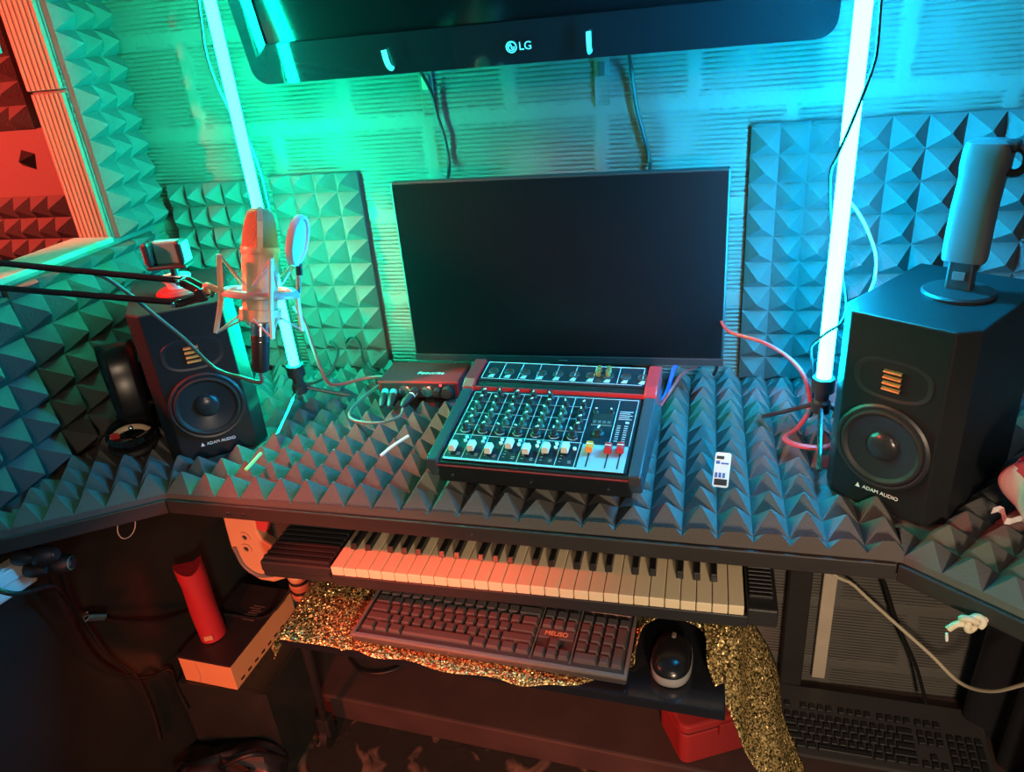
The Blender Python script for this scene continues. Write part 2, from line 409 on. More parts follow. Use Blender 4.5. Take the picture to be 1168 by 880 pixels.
SPR = ((.257, -.4613), -36.2); SPL = ((-.8985, -.4165), 36.0)
def foot(sp, grow=.004):
    (x, y), a = sp; c, s = math.cos(R(a)), math.sin(R(a))
    return [(x+c*u-s*v, y+s*u+c*v) for u, v in ((-.09-grow, -grow), (.09+grow, -grow), (.09+grow, .26+grow), (-.09-grow, .26+grow))]
FL = [(foot(SPR), .004), (foot(SPL), .004), ([(-.45, -.515), (-.08, -.535), (-.06, -.24), (-.43, -.22)], .025), ([(-.66, -.21), (-.47, -.21), (-.47, -.09), (-.66, -.09)], .024)]
o0 = (-.93, -.548)
foam('acoustic_foam', [(-.93, -.548), (-.45, -.553), (-.45, -.02), (-.93, -.02)], .0505, .012, .034, XD, 'desk foam sheet in front of the left speaker, lit green and red', o0, FL, group=GD)
foam('acoustic_foam', [(-.45, -.553), (-.06, -.558), (-.06, -.02), (-.45, -.02)], .0505, .012, .034, XD, 'desk foam sheet lying under the mixing console', o0, FL, group=GD)
foam('acoustic_foam', [(-.06, -.558), (.278, -.566), (.278, -.02), (-.06, -.02)], .0505, .012, .034, XD, 'cyan lit desk foam sheet between mixing console and right speaker', o0, FL, group=GD)
foam('acoustic_foam', [(-.93, -.548), (-.93, -.02), (-1.18, -.02), (-1.18, -.708)], .0505, .012, .034, XD, 'foam sheet on the angled left desk wing under the headphones', (-.93, -.548), FL, R(32), group=GD)
foam('acoustic_foam', [(.278, -.566), (.8, -.97), (.8, -.02), (.278, -.02)], .050, .012, .026, XD, 'foam sheet on the angled right desk wing under the right speaker', (.278, -.566), FL, R(-37.7), group=GD)

# ------------------------------------------------------------------ desk
dk = thing('desk', (0, 0, FZ), 'dark wooden desk with angled wings covered in pyramid foam', 'desk')
top = [(-.93, -.55), (.272, -.568), (.80, -.976), (.80, -.012), (-1.205, -.012), (-1.205, -.728)]
MB().prism(top, DZ-.018-FZ, DZ-FZ).build('desktop', M_DESK, dk, bevel=.003)
lip = MB()
for a, b in ((top[5], top[0]), (top[0], top[1]), (top[1], top[2])):
    a = Vector((*a, 0)); b = Vector((*b, 0)); d = (b-a).normalized(); n = Vector((d.y, -d.x, 0))
    q = [a+d*.002, b-d*.002, b-d*.002+n*.006, a+d*.002+n*.006]
    lip.prism([(p.x, p.y) for p in q], DZ-.025-FZ, DZ+.003-FZ)
lip.build('edge_strip', M_DESK, dk, bevel=.002)
for x, y in ((.235, -.026), (-.86, -.026), (.76, -.86), (-1.17, -.035)):
    MB().box(x-.025, x+.025, y-.018, y+.018, 0 if y < -.3 else .08, DZ-.018-FZ).build('leg', M_DESK, dk, bevel=.003)
sc = MB()
for x in (-.80, -.77, -.35, .02, .22):
    X = Matrix.Translation((x, -.5585-.009*(x+.93), DZ-.012-FZ)) @ Matrix.Rotation(PI/2, 4, 'X')
    sc.lathe([(.003, 0), (.0025, .0015), (0, .002)], 10, X)
sc.build('screw_heads', M_CHROME, dk)

# ------------------------------------------------------------------ television
tv = thing('television', (-.317, -.105, 1.493), 'large black flat television mounted high on the back wall', 'television', rot=(R(13), 0, 0))
W2, H = .507, .60
def rrect(x0, x1, z0, z1, r, n=6):
    pts = []
    for cx, cz, a in ((x1-r, z0+r, -90), (x1-r, z1-r, 0), (x0+r, z1-r, 90), (x0+r, z0+r, 180)):
        pts += [(cx+r*math.cos(R(a+90*i/n)), cz+r*math.sin(R(a+90*i/n))) for i in range(n+1)]
    return pts
XZ = Matrix(((1, 0, 0, 0), (0, 0, -1, 0), (0, 1, 0, 0), (0, 0, 0, 1)))     # prism in xz, extruded toward -y
fr = MB()
o_, i_ = rrect(-W2, W2, 0, H, .03), rrect(-W2+.042, W2-.042, .068, H-.042, .004)
n = len(o_)
vs = [(x, 0, z) for x, z in o_]+[(x*.995, -.034, .002+z*.995) for x, z in o_]+[(x, -.026, z) for x, z in i_]+[(x, -.018, z) for x, z in i_]
fs = []
for k in range(n):
    j = (k+1) % n
    fs += [(k, j, n+j, n+k), (n+k, n+j, 2*n+j, 2*n+k), (2*n+k, 2*n+j, 3*n+j, 3*n+k)]
fr._add(vs, fs); fr.build('bezel', M_GLOSS, tv, smooth=True)
MB().box(-W2+.04, W2-.04, -.02, -.016, .066, H-.04).build('screen', M_TVSCREEN, tv)
MB().box(-W2+.03, W2-.03, -.012, .03, .02, H-.02).build('back_cover', M_BLACK, tv, bevel=.01)
lx, lz, ly = .003, .030, -.0345
lo = MB()
ring = [(lx-.0105+.0085*math.cos(2*PI*k/24), ly, lz+.0085*math.sin(2*PI*k/24)) for k in range(24)]
lo.tube(ring, .0011, 6, 1, closed=True)
arc = [(lx-.0105+.0052*math.cos(R(a)), ly, lz+.0052*math.sin(R(a))) for a in range(90, 361, 15)]
lo.tube(arc, .0009, 6, 1); lo.tube([arc[-1], (lx-.0105, ly, lz)], .0009, 6, 1)
lo.tube([(lx-.0105, ly, lz+.0035), (lx-.0105, ly, lz-.0025), (lx-.0085, ly, lz-.0025)], .0008, 6, 1)
lo.ball((lx-.0137, ly, lz+.002), .0011, 8)
lo.build('logo_emblem', M_LOGO, tv)
text('logo_lettering', 'LG', .0185, M_LOGO, tv, (lx+.0135, ly, lz), (PI/2, 0, 0))

for px, lbl in ((-.535, 'rusty wall bracket with pale pull tab under the television, above the left of the monitor'), (-.192, 'pale bracket strip with white tab under the television, right of its logo')):
    b = thing('mount_bracket', (px, 0, 1.40), lbl, 'bracket', 'television mount brackets')
    MB().box(-.014, .014, -.006, -.001, 0, .2).build('strip', M_WALL, b, bevel=.001)
    t = MB(); s = -1 if px < -.3 else 0
    t.tube([(0, -.006, .09), (s*.004, -.08, .098), (s*.010, -.147, .098), (s*.015, -.156, .128)], .0048, 8, 6, flat=.4)
    t.build('pull_tab', M_WHITEP, b, smooth=True)
    MB().box(-.007, .007, -.012, -.006, .05, .075).build('clip', M_TAN if px < -.3 else M_KBASE, b, bevel=.002)

# ------------------------------------------------------------------ monitor
mo = thing('monitor', (-.269, -.155, .872), 'black desktop monitor, screen off, standing behind the mixing console', 'monitor')
mz = .066; mw = .3085; mh = .364
MB().box(-mw, mw, 0, .022, mz, mz+mh).build('housing', M_BLACK, mo, bevel=.003)
MB().box(-mw+.004, mw-.004, -.0012, .001, mz+.016, mz+mh-.004).build('screen', M_SCREEN, mo)
MB().box(-mw, mw, -.003, .002, mz, mz+.0145).build('chin', M_BLACK, mo, bevel=.001)
MB().box(-.006, .012, -.0034, -.0028, mz+.006, mz+.0075).build('brand_mark', M_KRIM, mo)
MB().box(-.03, .03, .02, .05, .006, mz+.14, taper=.004).build('stand_neck', M_BLACK, mo, bevel=.003)
MB().prism(rrect(-.12, .12, -.08, .10, .03), 0, .008).build('stand_base', M_BLACK, mo, bevel=.002)

# ------------------------------------------------------------------ light tubes on tripods
def tube_lamp(x, y, zb, m, label, legs, rt=.0115):
    o = thing('tube_lamp', (x, y, .872), label, 'tube lamp', 'standing light tubes')
    z = zb-.872
    MB().lathe([(rt, z+.002), (rt, z+.86)], 28).build('light_tube', m, o, smooth=True)
    MB().lathe([(.010, z-.045), (.012, z-.022), (.018, z-.02), (.018, z+.004), (.0155, z+.0045)], 24).build('socket', M_BLACK, o, smooth=True)
    MB().lathe([(.018, z+.858), (.018, z+.885), (.0, z+.887)], 24).build('end_cap', M_BLACK, o, smooth=True)
    MB().lathe([(.006, z-.062), (.015, z-.058), (.015, z-.040), (.011, z-.036)], 20).build('hub', M_BLACK, o, smooth=True)
    for dx, dy, mm in legs:
        MB().tube([(dx*.1, dy*.1, z-.048), (dx*.55, dy*.55, (z-.048)*.52), (dx, dy, .004)], .0042, 8, 4).build('leg', mm, o, smooth=True)
    return o
tube_lamp(-.8045, -.25, .961, M_TUBEG, 'glowing green light tube standing left of the monitor behind the microphone',
          ((.014, -.132, M_CHROME), (-.06, .085, M_BLACK), (.085, .045, M_BLACK)), .0098)
tube_lamp(.1945, -.3, .983, M_TUBEB, 'glowing cyan light tube standing right of the monitor beside right speaker',
          ((-.0105, -.110, M_CHROME), (-.085, .065, M_BLACK), (.055, .085, M_BLACK)))

# ------------------------------------------------------------------ studio speakers
def speaker(loc, ang, label):
    s = thing('studio_speaker', (loc[0], loc[1], .8475), label, 'speaker', 'studio speakers', (0, 0, R(ang)))
    w, D, h, ch, cw = .09, .26, .300, .027, .022
    MB().prism([(-w+cw, 0), (w-cw, 0), (w, ch), (w, D), (-w, D), (-w, ch)], 0, h).build('cabinet', M_SATIN, s, bevel=.0025)
    F = lambda z: Matrix.Translation((0, 0, z)) @ Matrix.Rotation(PI/2, 4, 'X')
    # woofer
    Xw = F(.108)
    wf = MB().lathe([(.0665, 0), (.0675, .006), (.064, .0085), (.0605, .0075), (.0595, .004)], 48, Xw, close=False).build('woofer_frame', M_BLACK, s, smooth=True)
    MB().lathe([(.0605, .005), (.058, .0095), (.0545, .0103), (.051, .0085), (.049, .0062)], 48, Xw, close=False).build('surround', M_RUBBER, wf, smooth=True)
    MB().lathe([(.0495, .0065), (.044, .0056), (.022, .0008)], 48, Xw, close=False).build('cone', M_CONE, wf, smooth=True)
    cap = [(.0235*math.cos(R(a)), .0004+.011*math.sin(R(a))) for a in range(0, 91, 10)]
    cap[-1] = (0, .0114)
    MB().lathe(cap, 36, Xw, close=False).build('dust_cap', M_CONE, wf, smooth=True)
    # tweeter waveguide
    wv = MB(); n = 40
    def ov(a, rx, rz, e=2.6):
        c, q = math.cos(a), math.sin(a)
        return (rx*math.copysign(abs(c)**(2/e), c), rz*math.copysign(abs(q)**(2/e), q))
    rings = []
    for rx, rz, y in ((.0545, .032, .0004), (.0535, .031, -.0012), (.051, .0285, -.0012), (.046, .026, .0002), (.018, .019, .0006)):
        rings.append([(ov(2*PI*k/n, rx, rz)[0], y, .212+ov(2*PI*k/n, rx, rz)[1]) for k in range(n)])
    vs = sum(rings, []); fs = [(r*n+k, r*n+(k+1) % n, (r+1)*n+(k+1) % n, (r+1)*n+k) for r in range(len(rings)-1) for k in range(n)]
    fs.append(tuple((len(rings)-1)*n+k for k in range(n)))
    wv._add(vs, fs); wv = wv.build('tweeter_waveguide', M_BLACK, s, smooth=True)
    for k in range(4):
        z = .212-.0165+k*.0088
        f = MB().grid(lambda u, v, z=z: (-.0125+.025*u, -.0012-.0042*math.sin(PI*v), z+.0062*v), 2, 8).build('ribbon_fold', M_GOLD, wv, smooth=True, recalc=False)
    text('logo_lettering', 'ADAM AUDIO', .0084, M_LOGO, s, (.006, -.0006, .0295), (PI/2, 0, 0), .0002)
    e = MB(); e.prism([(-.0265-.005, .0265), (-.0265+.002, .0265), (-.0265-.0015, .034)], 0, .0005, XZ); e.build('logo_emblem', M_LOGO, s)
    return s
speaker(*SPL, 'black studio speaker left of the monitor, behind the microphone')
speaker(*SPR, 'black studio speaker right of the monitor, carrying the handheld device')

# ------------------------------------------------------------------ handheld device on the right speaker
dv = thing('gimbal_camera', (.352, -.352, 1.1478), 'rounded grey handheld device upright on disc base on right speaker', 'camera', rot=(0, 0, R(-30)))
MB().lathe([(.047, 0), (.048, .004), (.045, .007), (.016, .010)], 40).build('disc_base', M_BLACK, dv, smooth=True)
MB().box(-.017, .017, -.013, .013, .008, .052, taper=.001).build('neck', M_BLACK, dv, bevel=.003)
MB().box(-.008, .008, -.0145, -.012, .024, .036).build('latch', M_DEVICE, dv, bevel=.001)
bd = MB()
secs = [(.050, .027, .017, .0), (.060, .028, .018, 0), (.12, .0275, .0185, .001), (.165, .027, .019, .004), (.178, .029, .021, .005), (.20, .029, .021, .006), (.209, .026, .019, .006), (.213, .019, .013, .006)]
n = 28; vs = []; fs = []
for z, rx, ry, ox in secs:
    for k in range(n):
        a = 2*PI*k/n; c, q = math.cos(a), math.sin(a)
        vs.append((ox+rx*math.copysign(abs(c)**.5, c), ry*math.copysign(abs(q)**.5, q), z))
for r in range(len(secs)-1):
    fs += [(r*n+k, r*n+(k+1) % n, (r+1)*n+(k+1) % n, (r+1)*n+k) for k in range(n)]
fs += [tuple(range(n-1, -1, -1)), tuple(range((len(secs)-1)*n, len(secs)*n))]
bd._add(vs, fs); bd.build('grip_body', M_DEVICE, dv, smooth=True)
cl = MB(); cl.tube([(.038+.013*math.cos(2*PI*k/20), -.002, .187+.016*math.sin(2*PI*k/20)) for k in range(20)], .0055, 8, 1, closed=True)
cl.build('ring_clamp', M_BLACK, dv, smooth=True)
MB().box(.018, .040, -.014, .014, .198, .212).build('arm', M_BLACK, dv, bevel=.004)

# ------------------------------------------------------------------ microphone on a scissor arm
am = thing('scissor_boom', (-1.19, -.80, 1.15), 'black scissor arm reaching in from the left to hold the microphone', 'microphone arm')
O = Vector((-1.19, -.80, 1.15))
def rel(*p): return tuple(Vector(p)-O)
e1, e2 = Vector((-.634, -.7085, 1.2925)), Vector((-.639, -.7215, 1.2685))
dA = (e1-Vector((-.857, -.752, 1.332))); dB = (e2-Vector((-.856, -.766, 1.304)))
a0 = e1-dA*2.35; b0 = e2-dB*2.35
for p, q in ((a0, e1), (b0, e2)):
    MB().tube([rel(*p), rel(*q)], .0042, 8, 1).build('arm_bar', M_DKMETAL, am, smooth=True)
k = MB(); mid = (a0+b0)/2
k.cyl(rel(mid.x, mid.y-.02, mid.z), rel(mid.x, mid.y+.02, mid.z), .022)
k.build('elbow_joint', M_BLACK, am, smooth=True, bevel=.002)
MB().tube([rel(mid.x, mid.y, mid.z), rel(-1.195, -.80, 1.15), rel(-1.19, -.765, .86)], .006, 8, 1).build('lower_bar', M_DKMETAL, am, smooth=True)
MB().box(*[c for pr in zip(rel(-1.212, -.80, .79), rel(-1.168, -.745, .888)) for c in pr]).build('table_clamp', M_BLACK, am, bevel=.003)
piv = Vector((-.606, -.7095, 1.277))
pl = MB()
for off in (-.006, .006):
    pr = [e1+Vector((-.006, off, .004)), e1+Vector((.008, off, .003)), piv+Vector((.008, off, .004)), piv+Vector((.006, off, -.008)), e2+Vector((.006, off, -.004)), e2+Vector((-.006, off, -.004)), e2+Vector((0, off, .004)), piv+Vector((-.004, off, .0)), e1+Vector((.0, off, -.005))]
    vs = [tuple(p+Vector((0, t, 0))-O) for t in (-.0012, .0012) for p in pr]; m_ = len(pr)
    pl._add(vs, [tuple(range(m_)), tuple(range(2*m_-1, m_-1, -1))]+[(i, (i+1) % m_, m_+(i+1) % m_, m_+i) for i in range(m_)])
pl.build('pivot_plate', M_BLACK, am)
kn = MB(); kn.cyl(rel(*(piv+Vector((0, -.011, 0)))), rel(*(piv+Vector((0, .011, 0)))), .0085); kn.build('pivot_knob', M_DKMETAL, am, smooth=True, bevel=.001)
bt = MB()
for p in (e1, e2): bt.cyl(rel(p.x, p.y-.010, p.z), rel(p.x, p.y+.010, p.z), .0032)
bt.build('bolt', M_CHROME, am, smooth=True)

mb0, mt0 = Vector((-.5455, -.702, 1.222)), Vector((-.5315, -.664, 1.366))
Zm = (mt0-mb0).normalized(); cam_dir = (Vector((0, -1.4768, 1.54))-mb0)
Ym = -(cam_dir-Zm*cam_dir.dot(Zm)).normalized(); Xm = Ym.cross(Zm)
XM = Matrix((Xm, Ym, Zm)).transposed().to_4x4(); XM.translation = mb0
def posed(name, label, cat):
    o = thing(name, (0, 0, 0), label, cat); o.matrix_world = XM; return o
mic = posed('condenser_microphone', 'champagne gold condenser microphone hanging in its shock mount before left speaker', 'microphone')
ML = (mt0-mb0).length
MB().lathe([(.0125, .012), (.019, .014), (.0205, .020), (.0215, .030), (.0222, .092), (.0222, .099)], 36).build('body', M_CHAMP, mic, smooth=True)
MB().lathe([(.0230, .0985), (.0235, .100), (.0235, .105), (.0228, .107)], 36).build('collar_ring', M_CHAMP, mic, smooth=True)
MB().lathe([(.0222, .106), (.0215, .118), (.0185, .138), (.0150, .149), (.0095, .1535), (0, .1545)], 36).build('grille', M_MESHM, mic, smooth=True)
st = MB()
pr = [(.0229, .106), (.0222, .118), (.0193, .138), (.0157, .1495), (.010, .1545), (0, .1555)]
pts = [(0, -r, z) for r, z in pr]+[(0, r, z) for r, z in reversed(pr[:-1])]
for a, b in zip(pts, pts[1:]):
    A_, B_ = Vector(a), Vector(b)
    vs = [A_+Vector((s, 0, 0)) for s in (-.0034, .0034)]+[B_+Vector((s, 0, 0)) for s in (.0034, -.0034)]
    st._add([tuple(v) for v in vs], [(0, 1, 2, 3)])
st.build('grille_rib', M_CHAMP, mic, solid=.0015)
MB().lathe([(.0118, -.012), (.0118, .013)], 24).build('connector', M_CHROME, mic, smooth=True)
MB().lathe([(.0085, -.052), (.0105, -.046), (.0112, -.012), (.0122, -.011), (.0122, -.004)], 24).build('cable_plug', M_BLACK, mic, smooth=True)

sh = posed('shock_mount', 'silver spider shock mount ring and stretched cords around the microphone', 'shock mount')
zr = .050
MB().tube([(.043*math.cos(2*PI*k/40), .043*math.sin(2*PI*k/40), zr) for k in range(40)], .0042, 8, 1, closed=True, flat=1.4).build('outer_ring', M_SILVER, sh, smooth=True)
MB().lathe([(.0228, .016), (.0255, .016), (.0255, .030), (.0228, .030)], 36, close=False).build('inner_collar', M_CHAMP, sh, smooth=True)
for k in range(4):
    a = R(-165+90*k); c, q = math.cos(a), math.sin(a)
    t = Vector((c*.049, q*.049, zr+.046)); b = Vector((c*.054, q*.054, zr-.050)); m = Vector((c*.045, q*.045, zr))
    MB().tube([t, m+Vector((c*.003, q*.003, .012)), m+Vector((c*.003, q*.003, -.012)), b], .0040, 8, 6, flat=.55).build('strut', M_CHAMP, sh, smooth=True)
    for da in (-35, 35):
        g = a+R(da)
        cords = MB().tube([t, (math.cos(g)*.026, math.sin(g)*.026, zr+.010)], .0013, 6, 1); cords.build('elastic_cord', M_SILVER, sh, smooth=True)
        cords = MB().tube([b, (math.cos(g)*.026, math.sin(g)*.026, zr-.030)], .0013, 6, 1); cords.build('elastic_cord', M_SILVER, sh, smooth=True)
lp = XM.inverted() @ piv
MB().tube([(lp.x+.004, lp.y, lp.z), (-.062, -.012, zr+.008), (-.045, -.006, zr)], .0038, 8, 6).build('mount_neck', M_CHAMP, sh, smooth=True)

pf = thing('pop_filter', (0, 0, 0), 'small round white pop filter disc right of the microphone head', 'pop filter')
pc = Vector((-.4935, -.655, 1.3265)); pn = Vector((.95, .14, -.27)).normalized()
XP = Matrix.Translation(pc) @ pn.to_track_quat('Z', 'Y').to_matrix().to_4x4(); pf.matrix_world = XP
MB().lathe([(.0, .0015), (.028, .0015)], 36, close=False).build('mesh_screen', M_WHITEP, pf, smooth=True)
MB().lathe([(.0275, -.004), (.0315, -.0045), (.0325, 0), (.0315, .0045), (.0275, .004), (.0275, -.004)], 40, close=False).build('rim', M_WHITEP, pf, smooth=True)
XPi = XP.inverted(); g0 = pc+Vector((-.006, 0, -.030)); g1 = XM @ Vector((.043, .0, zr))
MB().tube([XPi @ g0, XPi @ (g0+Vector((-.002, .0, -.014)))], .0045, 8, 1).build('clip', M_BLACK, pf, smooth=True)
MB().tube([XPi @ (g0+Vector((-.002, 0, -.010))), XPi @ (g0+Vector((-.004, -.006, -.034))), XPi @ g1], .0022, 8, 6).build('holder_rod', M_DKMETAL, pf, smooth=True)

pb = XM @ Vector((0, 0, -.052)); pb2 = XM @ Vector((0, 0, -.066))
cable('microphone_cable', [pb, pb2, (-.582, -.715, 1.163), (-.63, -.70, 1.168), (-.672, -.69, 1.205), (-.70, -.70, 1.245), (-.725, -.705, 1.276), (-.745, -.722, 1.306), (-.80, -.737, 1.318), (-.93, -.762, 1.345)], .0026, M_GREYC, 'thin grey cable looping from microphone plug back to its arm')

# ------------------------------------------------------------------ phone holder on the left speaker
ph = thing('phone_holder', (-.960, -.330, 1.1478), 'phone clamp with red tipped jaws on top of left speaker', 'phone holder', rot=(0, 0, R(12)))
MB().lathe([(.040, 0), (.041, .004), (.036, .009), (.018, .011)], 32).build('round_base', M_REDMET, ph, smooth=True)
MB().lathe([(.017, .010), (.020, .022), (.028, .030), (.028, .033), (.0, .034)], 28).build('swivel_cup', M_WHITEP, ph, smooth=True)
MB().tube([(0, .002, .030), (.0, .006, .042), (0, .006, .066)], .008, 10, 4).build('stem', M_BLACK, ph, smooth=True)
MB().box(-.026, .026, -.004, .012, .056, .100).build('back_plate', M_SKYP, ph, bevel=.004)
for s in (-1, 1):
    j = MB().box(*(sorted((s*.024, s*.037))), -.022, .012, .056, .102).build('jaw', M_BLACK, ph, bevel=.006)
    MB().box(*(sorted((s*.0365, s*.0385))), -.019, .009, .061, .097).build('jaw_pad', M_RED if s < 0 else M_WHITEP, j, bevel=.003)
MB().box(-.038, .038, -.022, .012, .051, .057).build('lower_rail', M_BLACK, ph, bevel=.002)

# ------------------------------------------------------------------ headphones
hp = thing('headphones', (-1.088, -.395, .868), 'black headphones with wide band standing beside the left speaker', 'headphones', rot=(0, 0, R(42)))
for y, ten in ((-.035, 14), (.06, -6)):
    X = Matrix.Translation((-.018 if y < 0 else 0, y, .028)) @ Matrix.Scale(1.1 if y < 0 else 1, 4) @ Matrix.Rotation(R(ten), 4, 'X')
    c = MB().lathe([(0, 0), (.034, 0), (.040, .006), (.042, .014), (.038, .022), (.0, .025)], 36, X @ Matrix.Translation((0, 0, -.012))).build('ear_cup', M_GLOSS, hp, smooth=True)
    MB().lathe([(.022, -.001), (.040, -.001), (.043, -.008), (.040, -.015), (.022, -.015)], 36, X @ Matrix.Translation((0, 0, -.012))).build('ear_pad', M_RUBBER, c, smooth=True)
band = []
for i in range(19):
    a = PI*i/18
    band.append((0, -.055*math.cos(a)+.010, .045+.150*math.sin(a)))
bb = MB(); w = .033
vs = []; fs = []
for i, p in enumerate(band):
    ww = w*(.85+.15*math.sin(PI*i/18))
    vs += [(-ww, p[1], p[2]), (-ww*.5, p[1]-.002, p[2]+.001), (ww*.5, p[1]-.002, p[2]+.001), (ww, p[1], p[2])]
for i in range(18):
    for k in range(3): fs.append((4*i+k, 4*i+k+1, 4*i+5+k, 4*i+4+k))
bb._add(vs, fs); bb.build('headband', M_BAND, hp, smooth=True, solid=.006)
for y, hx in ((-.052, -.018), (.066, 0)):
    yk = MB().tube([(-.036+hx, y, .030), (-.022+hx, y-.004, .044), (hx, y-.006, .050), (.022+hx, y-.004, .044), (.036+hx, y, .030)], .0035, 8, 5, flat=1.6).build('yoke', M_CHAMP, hp, smooth=True)
    MB().ball((.004+hx, y-.009, .049), .005, 12).build('hinge_screw', M_CHROME, yk, smooth=True)
    MB().box(-.034+hx, -.018+hx, y-.009, y-.004, .034, .046).build('red_badge', M_RED, yk, bevel=.001)

# ------------------------------------------------------------------ audio interface
ai = thing('audio_interface', (-.565, -.15, .867), 'red metal audio interface box left of the mixing console', 'audio interface', rot=(0, 0, R(1.5)))
MB().box(-.0875, .0875, -.05, .05, .004, .042).build('case', M_REDMET, ai, bevel=.004)
MB().box(-.080, .080, -.0525, -.049, .007, .039).build('front_panel', M_BLACK, ai, bevel=.001)
text('lettering', 'Focusrite', .0155, M_WHITE, ai, (.016, -.008, .0424), (0, 0, 0), .0002, shear=.15)
for x in (-.028, .02):
    X = Matrix.Translation((x, -.052, .023)) @ Matrix.Rotation(PI/2, 4, 'X')
    MB().lathe([(.0125, 0), (.0125, .004), (.008, .005)], 24, X).build('input_socket', M_CHROME, ai, smooth=True)
for x in (-.008, .042, .064):
    X = Matrix.Translation((x, -.052, .023)) @ Matrix.Rotation(PI/2, 4, 'X')
    MB().lathe([(.0085 if x < .06 else .012, 0), (.0075 if x < .06 else .011, .014), (0, .015)], 20, X).build('gain_knob', M_KNOB, ai, smooth=True)
MB().ball((.050, -.053, .036), .0028, 10).build('status_light', M_LED, ai)
MB().box(-.087, .087, -.051, -.0485, .0395, .0425).build('front_edge', M_RED, ai)
for dx, m1, lbl in ((-.070, M_SKYP, 'pale blue jack plug in the left end of red interface'), (-.052, M_SKYP, 'pale blue and black plug beside the leftmost plug on red interface'), (-.006, M_WHITEP, 'black jack plug with white sleeve in middle of red interface')):
    p = thing('jack_plug', (-.565+dx, -.205, .888), lbl, 'plug', 'jack plugs in the interface', rot=(R(12), 0, R(10 if dx < -.03 else -14)))
    X = Matrix.Rotation(PI/2, 4, 'X')
    MB().lathe([(.0075, 0), (.0075, .014)], 18, X).build('sleeve', m1, p, smooth=True)
    MB().lathe([(.0085, .014), (.008, .040), (.005, .046), (.004, .052)], 18, X).build('plug_body', M_BLACK, p, smooth=True)
cable('jack_cable', [(-.578, -.258, .877), (-.575, -.285, .874), (-.605, -.318, .876), (-.66, -.315, .878), (-.685, -.27, .878), (-.672, -.19, .882), (-.652, -.14, .884), (-.64, -.09, .874)], .0032, M_GREYC, 'grey cable looping over the foam around left end of red interface')
cable('usb_cable', [(-.525, -.099, .895), (-.52, -.07, .915), (-.50, -.055, .935), (-.475, -.06, .93), (-.46, -.085, .91), (-.455, -.09, .88)], .0034, M_REDC, 'red braided cable arching behind the red interface to console')

# ------------------------------------------------------------------ mixing console
mx = thing('mixing_console', (-.2595, -.512, .868), 'black mixing console with red rear trim on the desk foam', 'mixing console', rot=(0, 0, R(-3.0)))
W, D1, D2 = .1765, .195, .272
z0, zr_, z2, z3 = .049, .085, .097, .107
# side view profile (y, z) of the body
prof = [(.008, .004), (D2-.004, .004), (D2, z3-.012), (D2, z3-.004), (D1+.014, z2-.004), (D1, zr_-.003), (.0, z0-.003), (0, .040)]
def side(m, name, x0, x1, pts, mm, par, bevel=0.):
    Xs = Matrix(((0, 0, 1, 0), (1, 0, 0, 0), (0, 1, 0, 0), (0, 0, 0, 1)))
    return MB().prism(pts, x0, x1, Xs).build(name, mm, par, bevel=bevel)
side(mx, 'body', -W+.016, W-.016, prof, M_SATIN, mx, .002)
chk = [(-.003, .036), (.010, .012), (D2+.002, .010), (D2+.002, zr_+.012), (D1-.004, zr_+.003), (-.003, z0+.002)]
cap_ = [(D1-.006, zr_-.010), (D2+.003, zr_-.006), (D2+.003, z3+.002), (D1+.012, z2+.003), (D1-.006, zr_+.005)]
for s in (-1, 1):
    a, b = (-W, -W+.0205) if s < 0 else (W-.0205, W)
    side(mx, 'side_cheek', a, b, chk, M_CHEEK, mx, .003)
    side(mx, 'red_end_cap', a-.0008, b+.0008, cap_, M_RED, mx, .002)
MB().box(-W+.02, W-.02, -.0028, .0, .0405, .0423).build('red_line', M_DKRED, mx)
for x in (-.135, 0., .125):
    MB().lathe([(.0025, 0), (.002, .001), (0, .0014)], 10, Matrix.Translation((x, .0035, .020)) @ Matrix.Rotation(PI/2, 4, 'X')).build('screw', M_CHROME, mx)
for x in (-.14, .14):
    for y in (.03, .24):
        MB().lathe([(.010, 0), (.012, .005)], 16, Matrix.Translation((x, y, 0))).build('foot', M_RUBBER, mx)
# sloping lower deck: local frame u=x, v along slope
sl = math.atan2(zr_-z0, D1); LD = math.hypot(D1, zr_-z0)
XLw = Matrix.Translation((0, 0, z0)) @ Matrix.Rotation(sl, 4, 'X')
dl = MB().box(-.152, .152, .006, LD-.004, -.002, .0, XLw).build('control_panel', M_PANEL, mx)
gp = MB().box(.074, .148, .008, .066, 0, .0008, XLw).build('fader_panel', M_GREYP, mx)
pt = MB()
def line(u0, v0, u1, v1, X=XLw, w=.0006, h=.0006):
    if abs(u1-u0) > abs(v1-v0): pt.box(u0, u1, v0-w, v0+w, 0, h, X)
    else: pt.box(u0-w, u0+w, v0, v1, 0, h, X)
cw = .0312; uL = -.149
chx = [uL+cw*(i+.5) for i in range(7)]
for i in range(8): line(uL+cw*i, .008, uL+cw*i, LD-.012)
line(uL, .068, .072, .068); line(-.149, .0075, .074, .0075, w=.0022); line(.074, .0075, .148, .0075, w=.0015)
line(uL, LD-.011, .148, LD-.011)
line(.148, .068, .148, LD-.011); line(.116, .068, .116, LD-.014)
for i in range(3):
    line(uL, .095+.033*i, .070, .095+.033*i, w=.0003)
for i in range(8):   # scales of the graphic meter
    for s in (-1, 1): pt.box(.1305+s*.006-.003, .1305+s*.006+.003, .078+.0055*i, .0795+.0055*i, 0, .0006, XLw)
for i in range(5): pt.box(.121, .143-.004*(i % 2), .134+.005*i, .1355+.005*i, 0, .0006, XLw)
pt.box(.134, .140, .124, .129, 0, .0006, XLw)
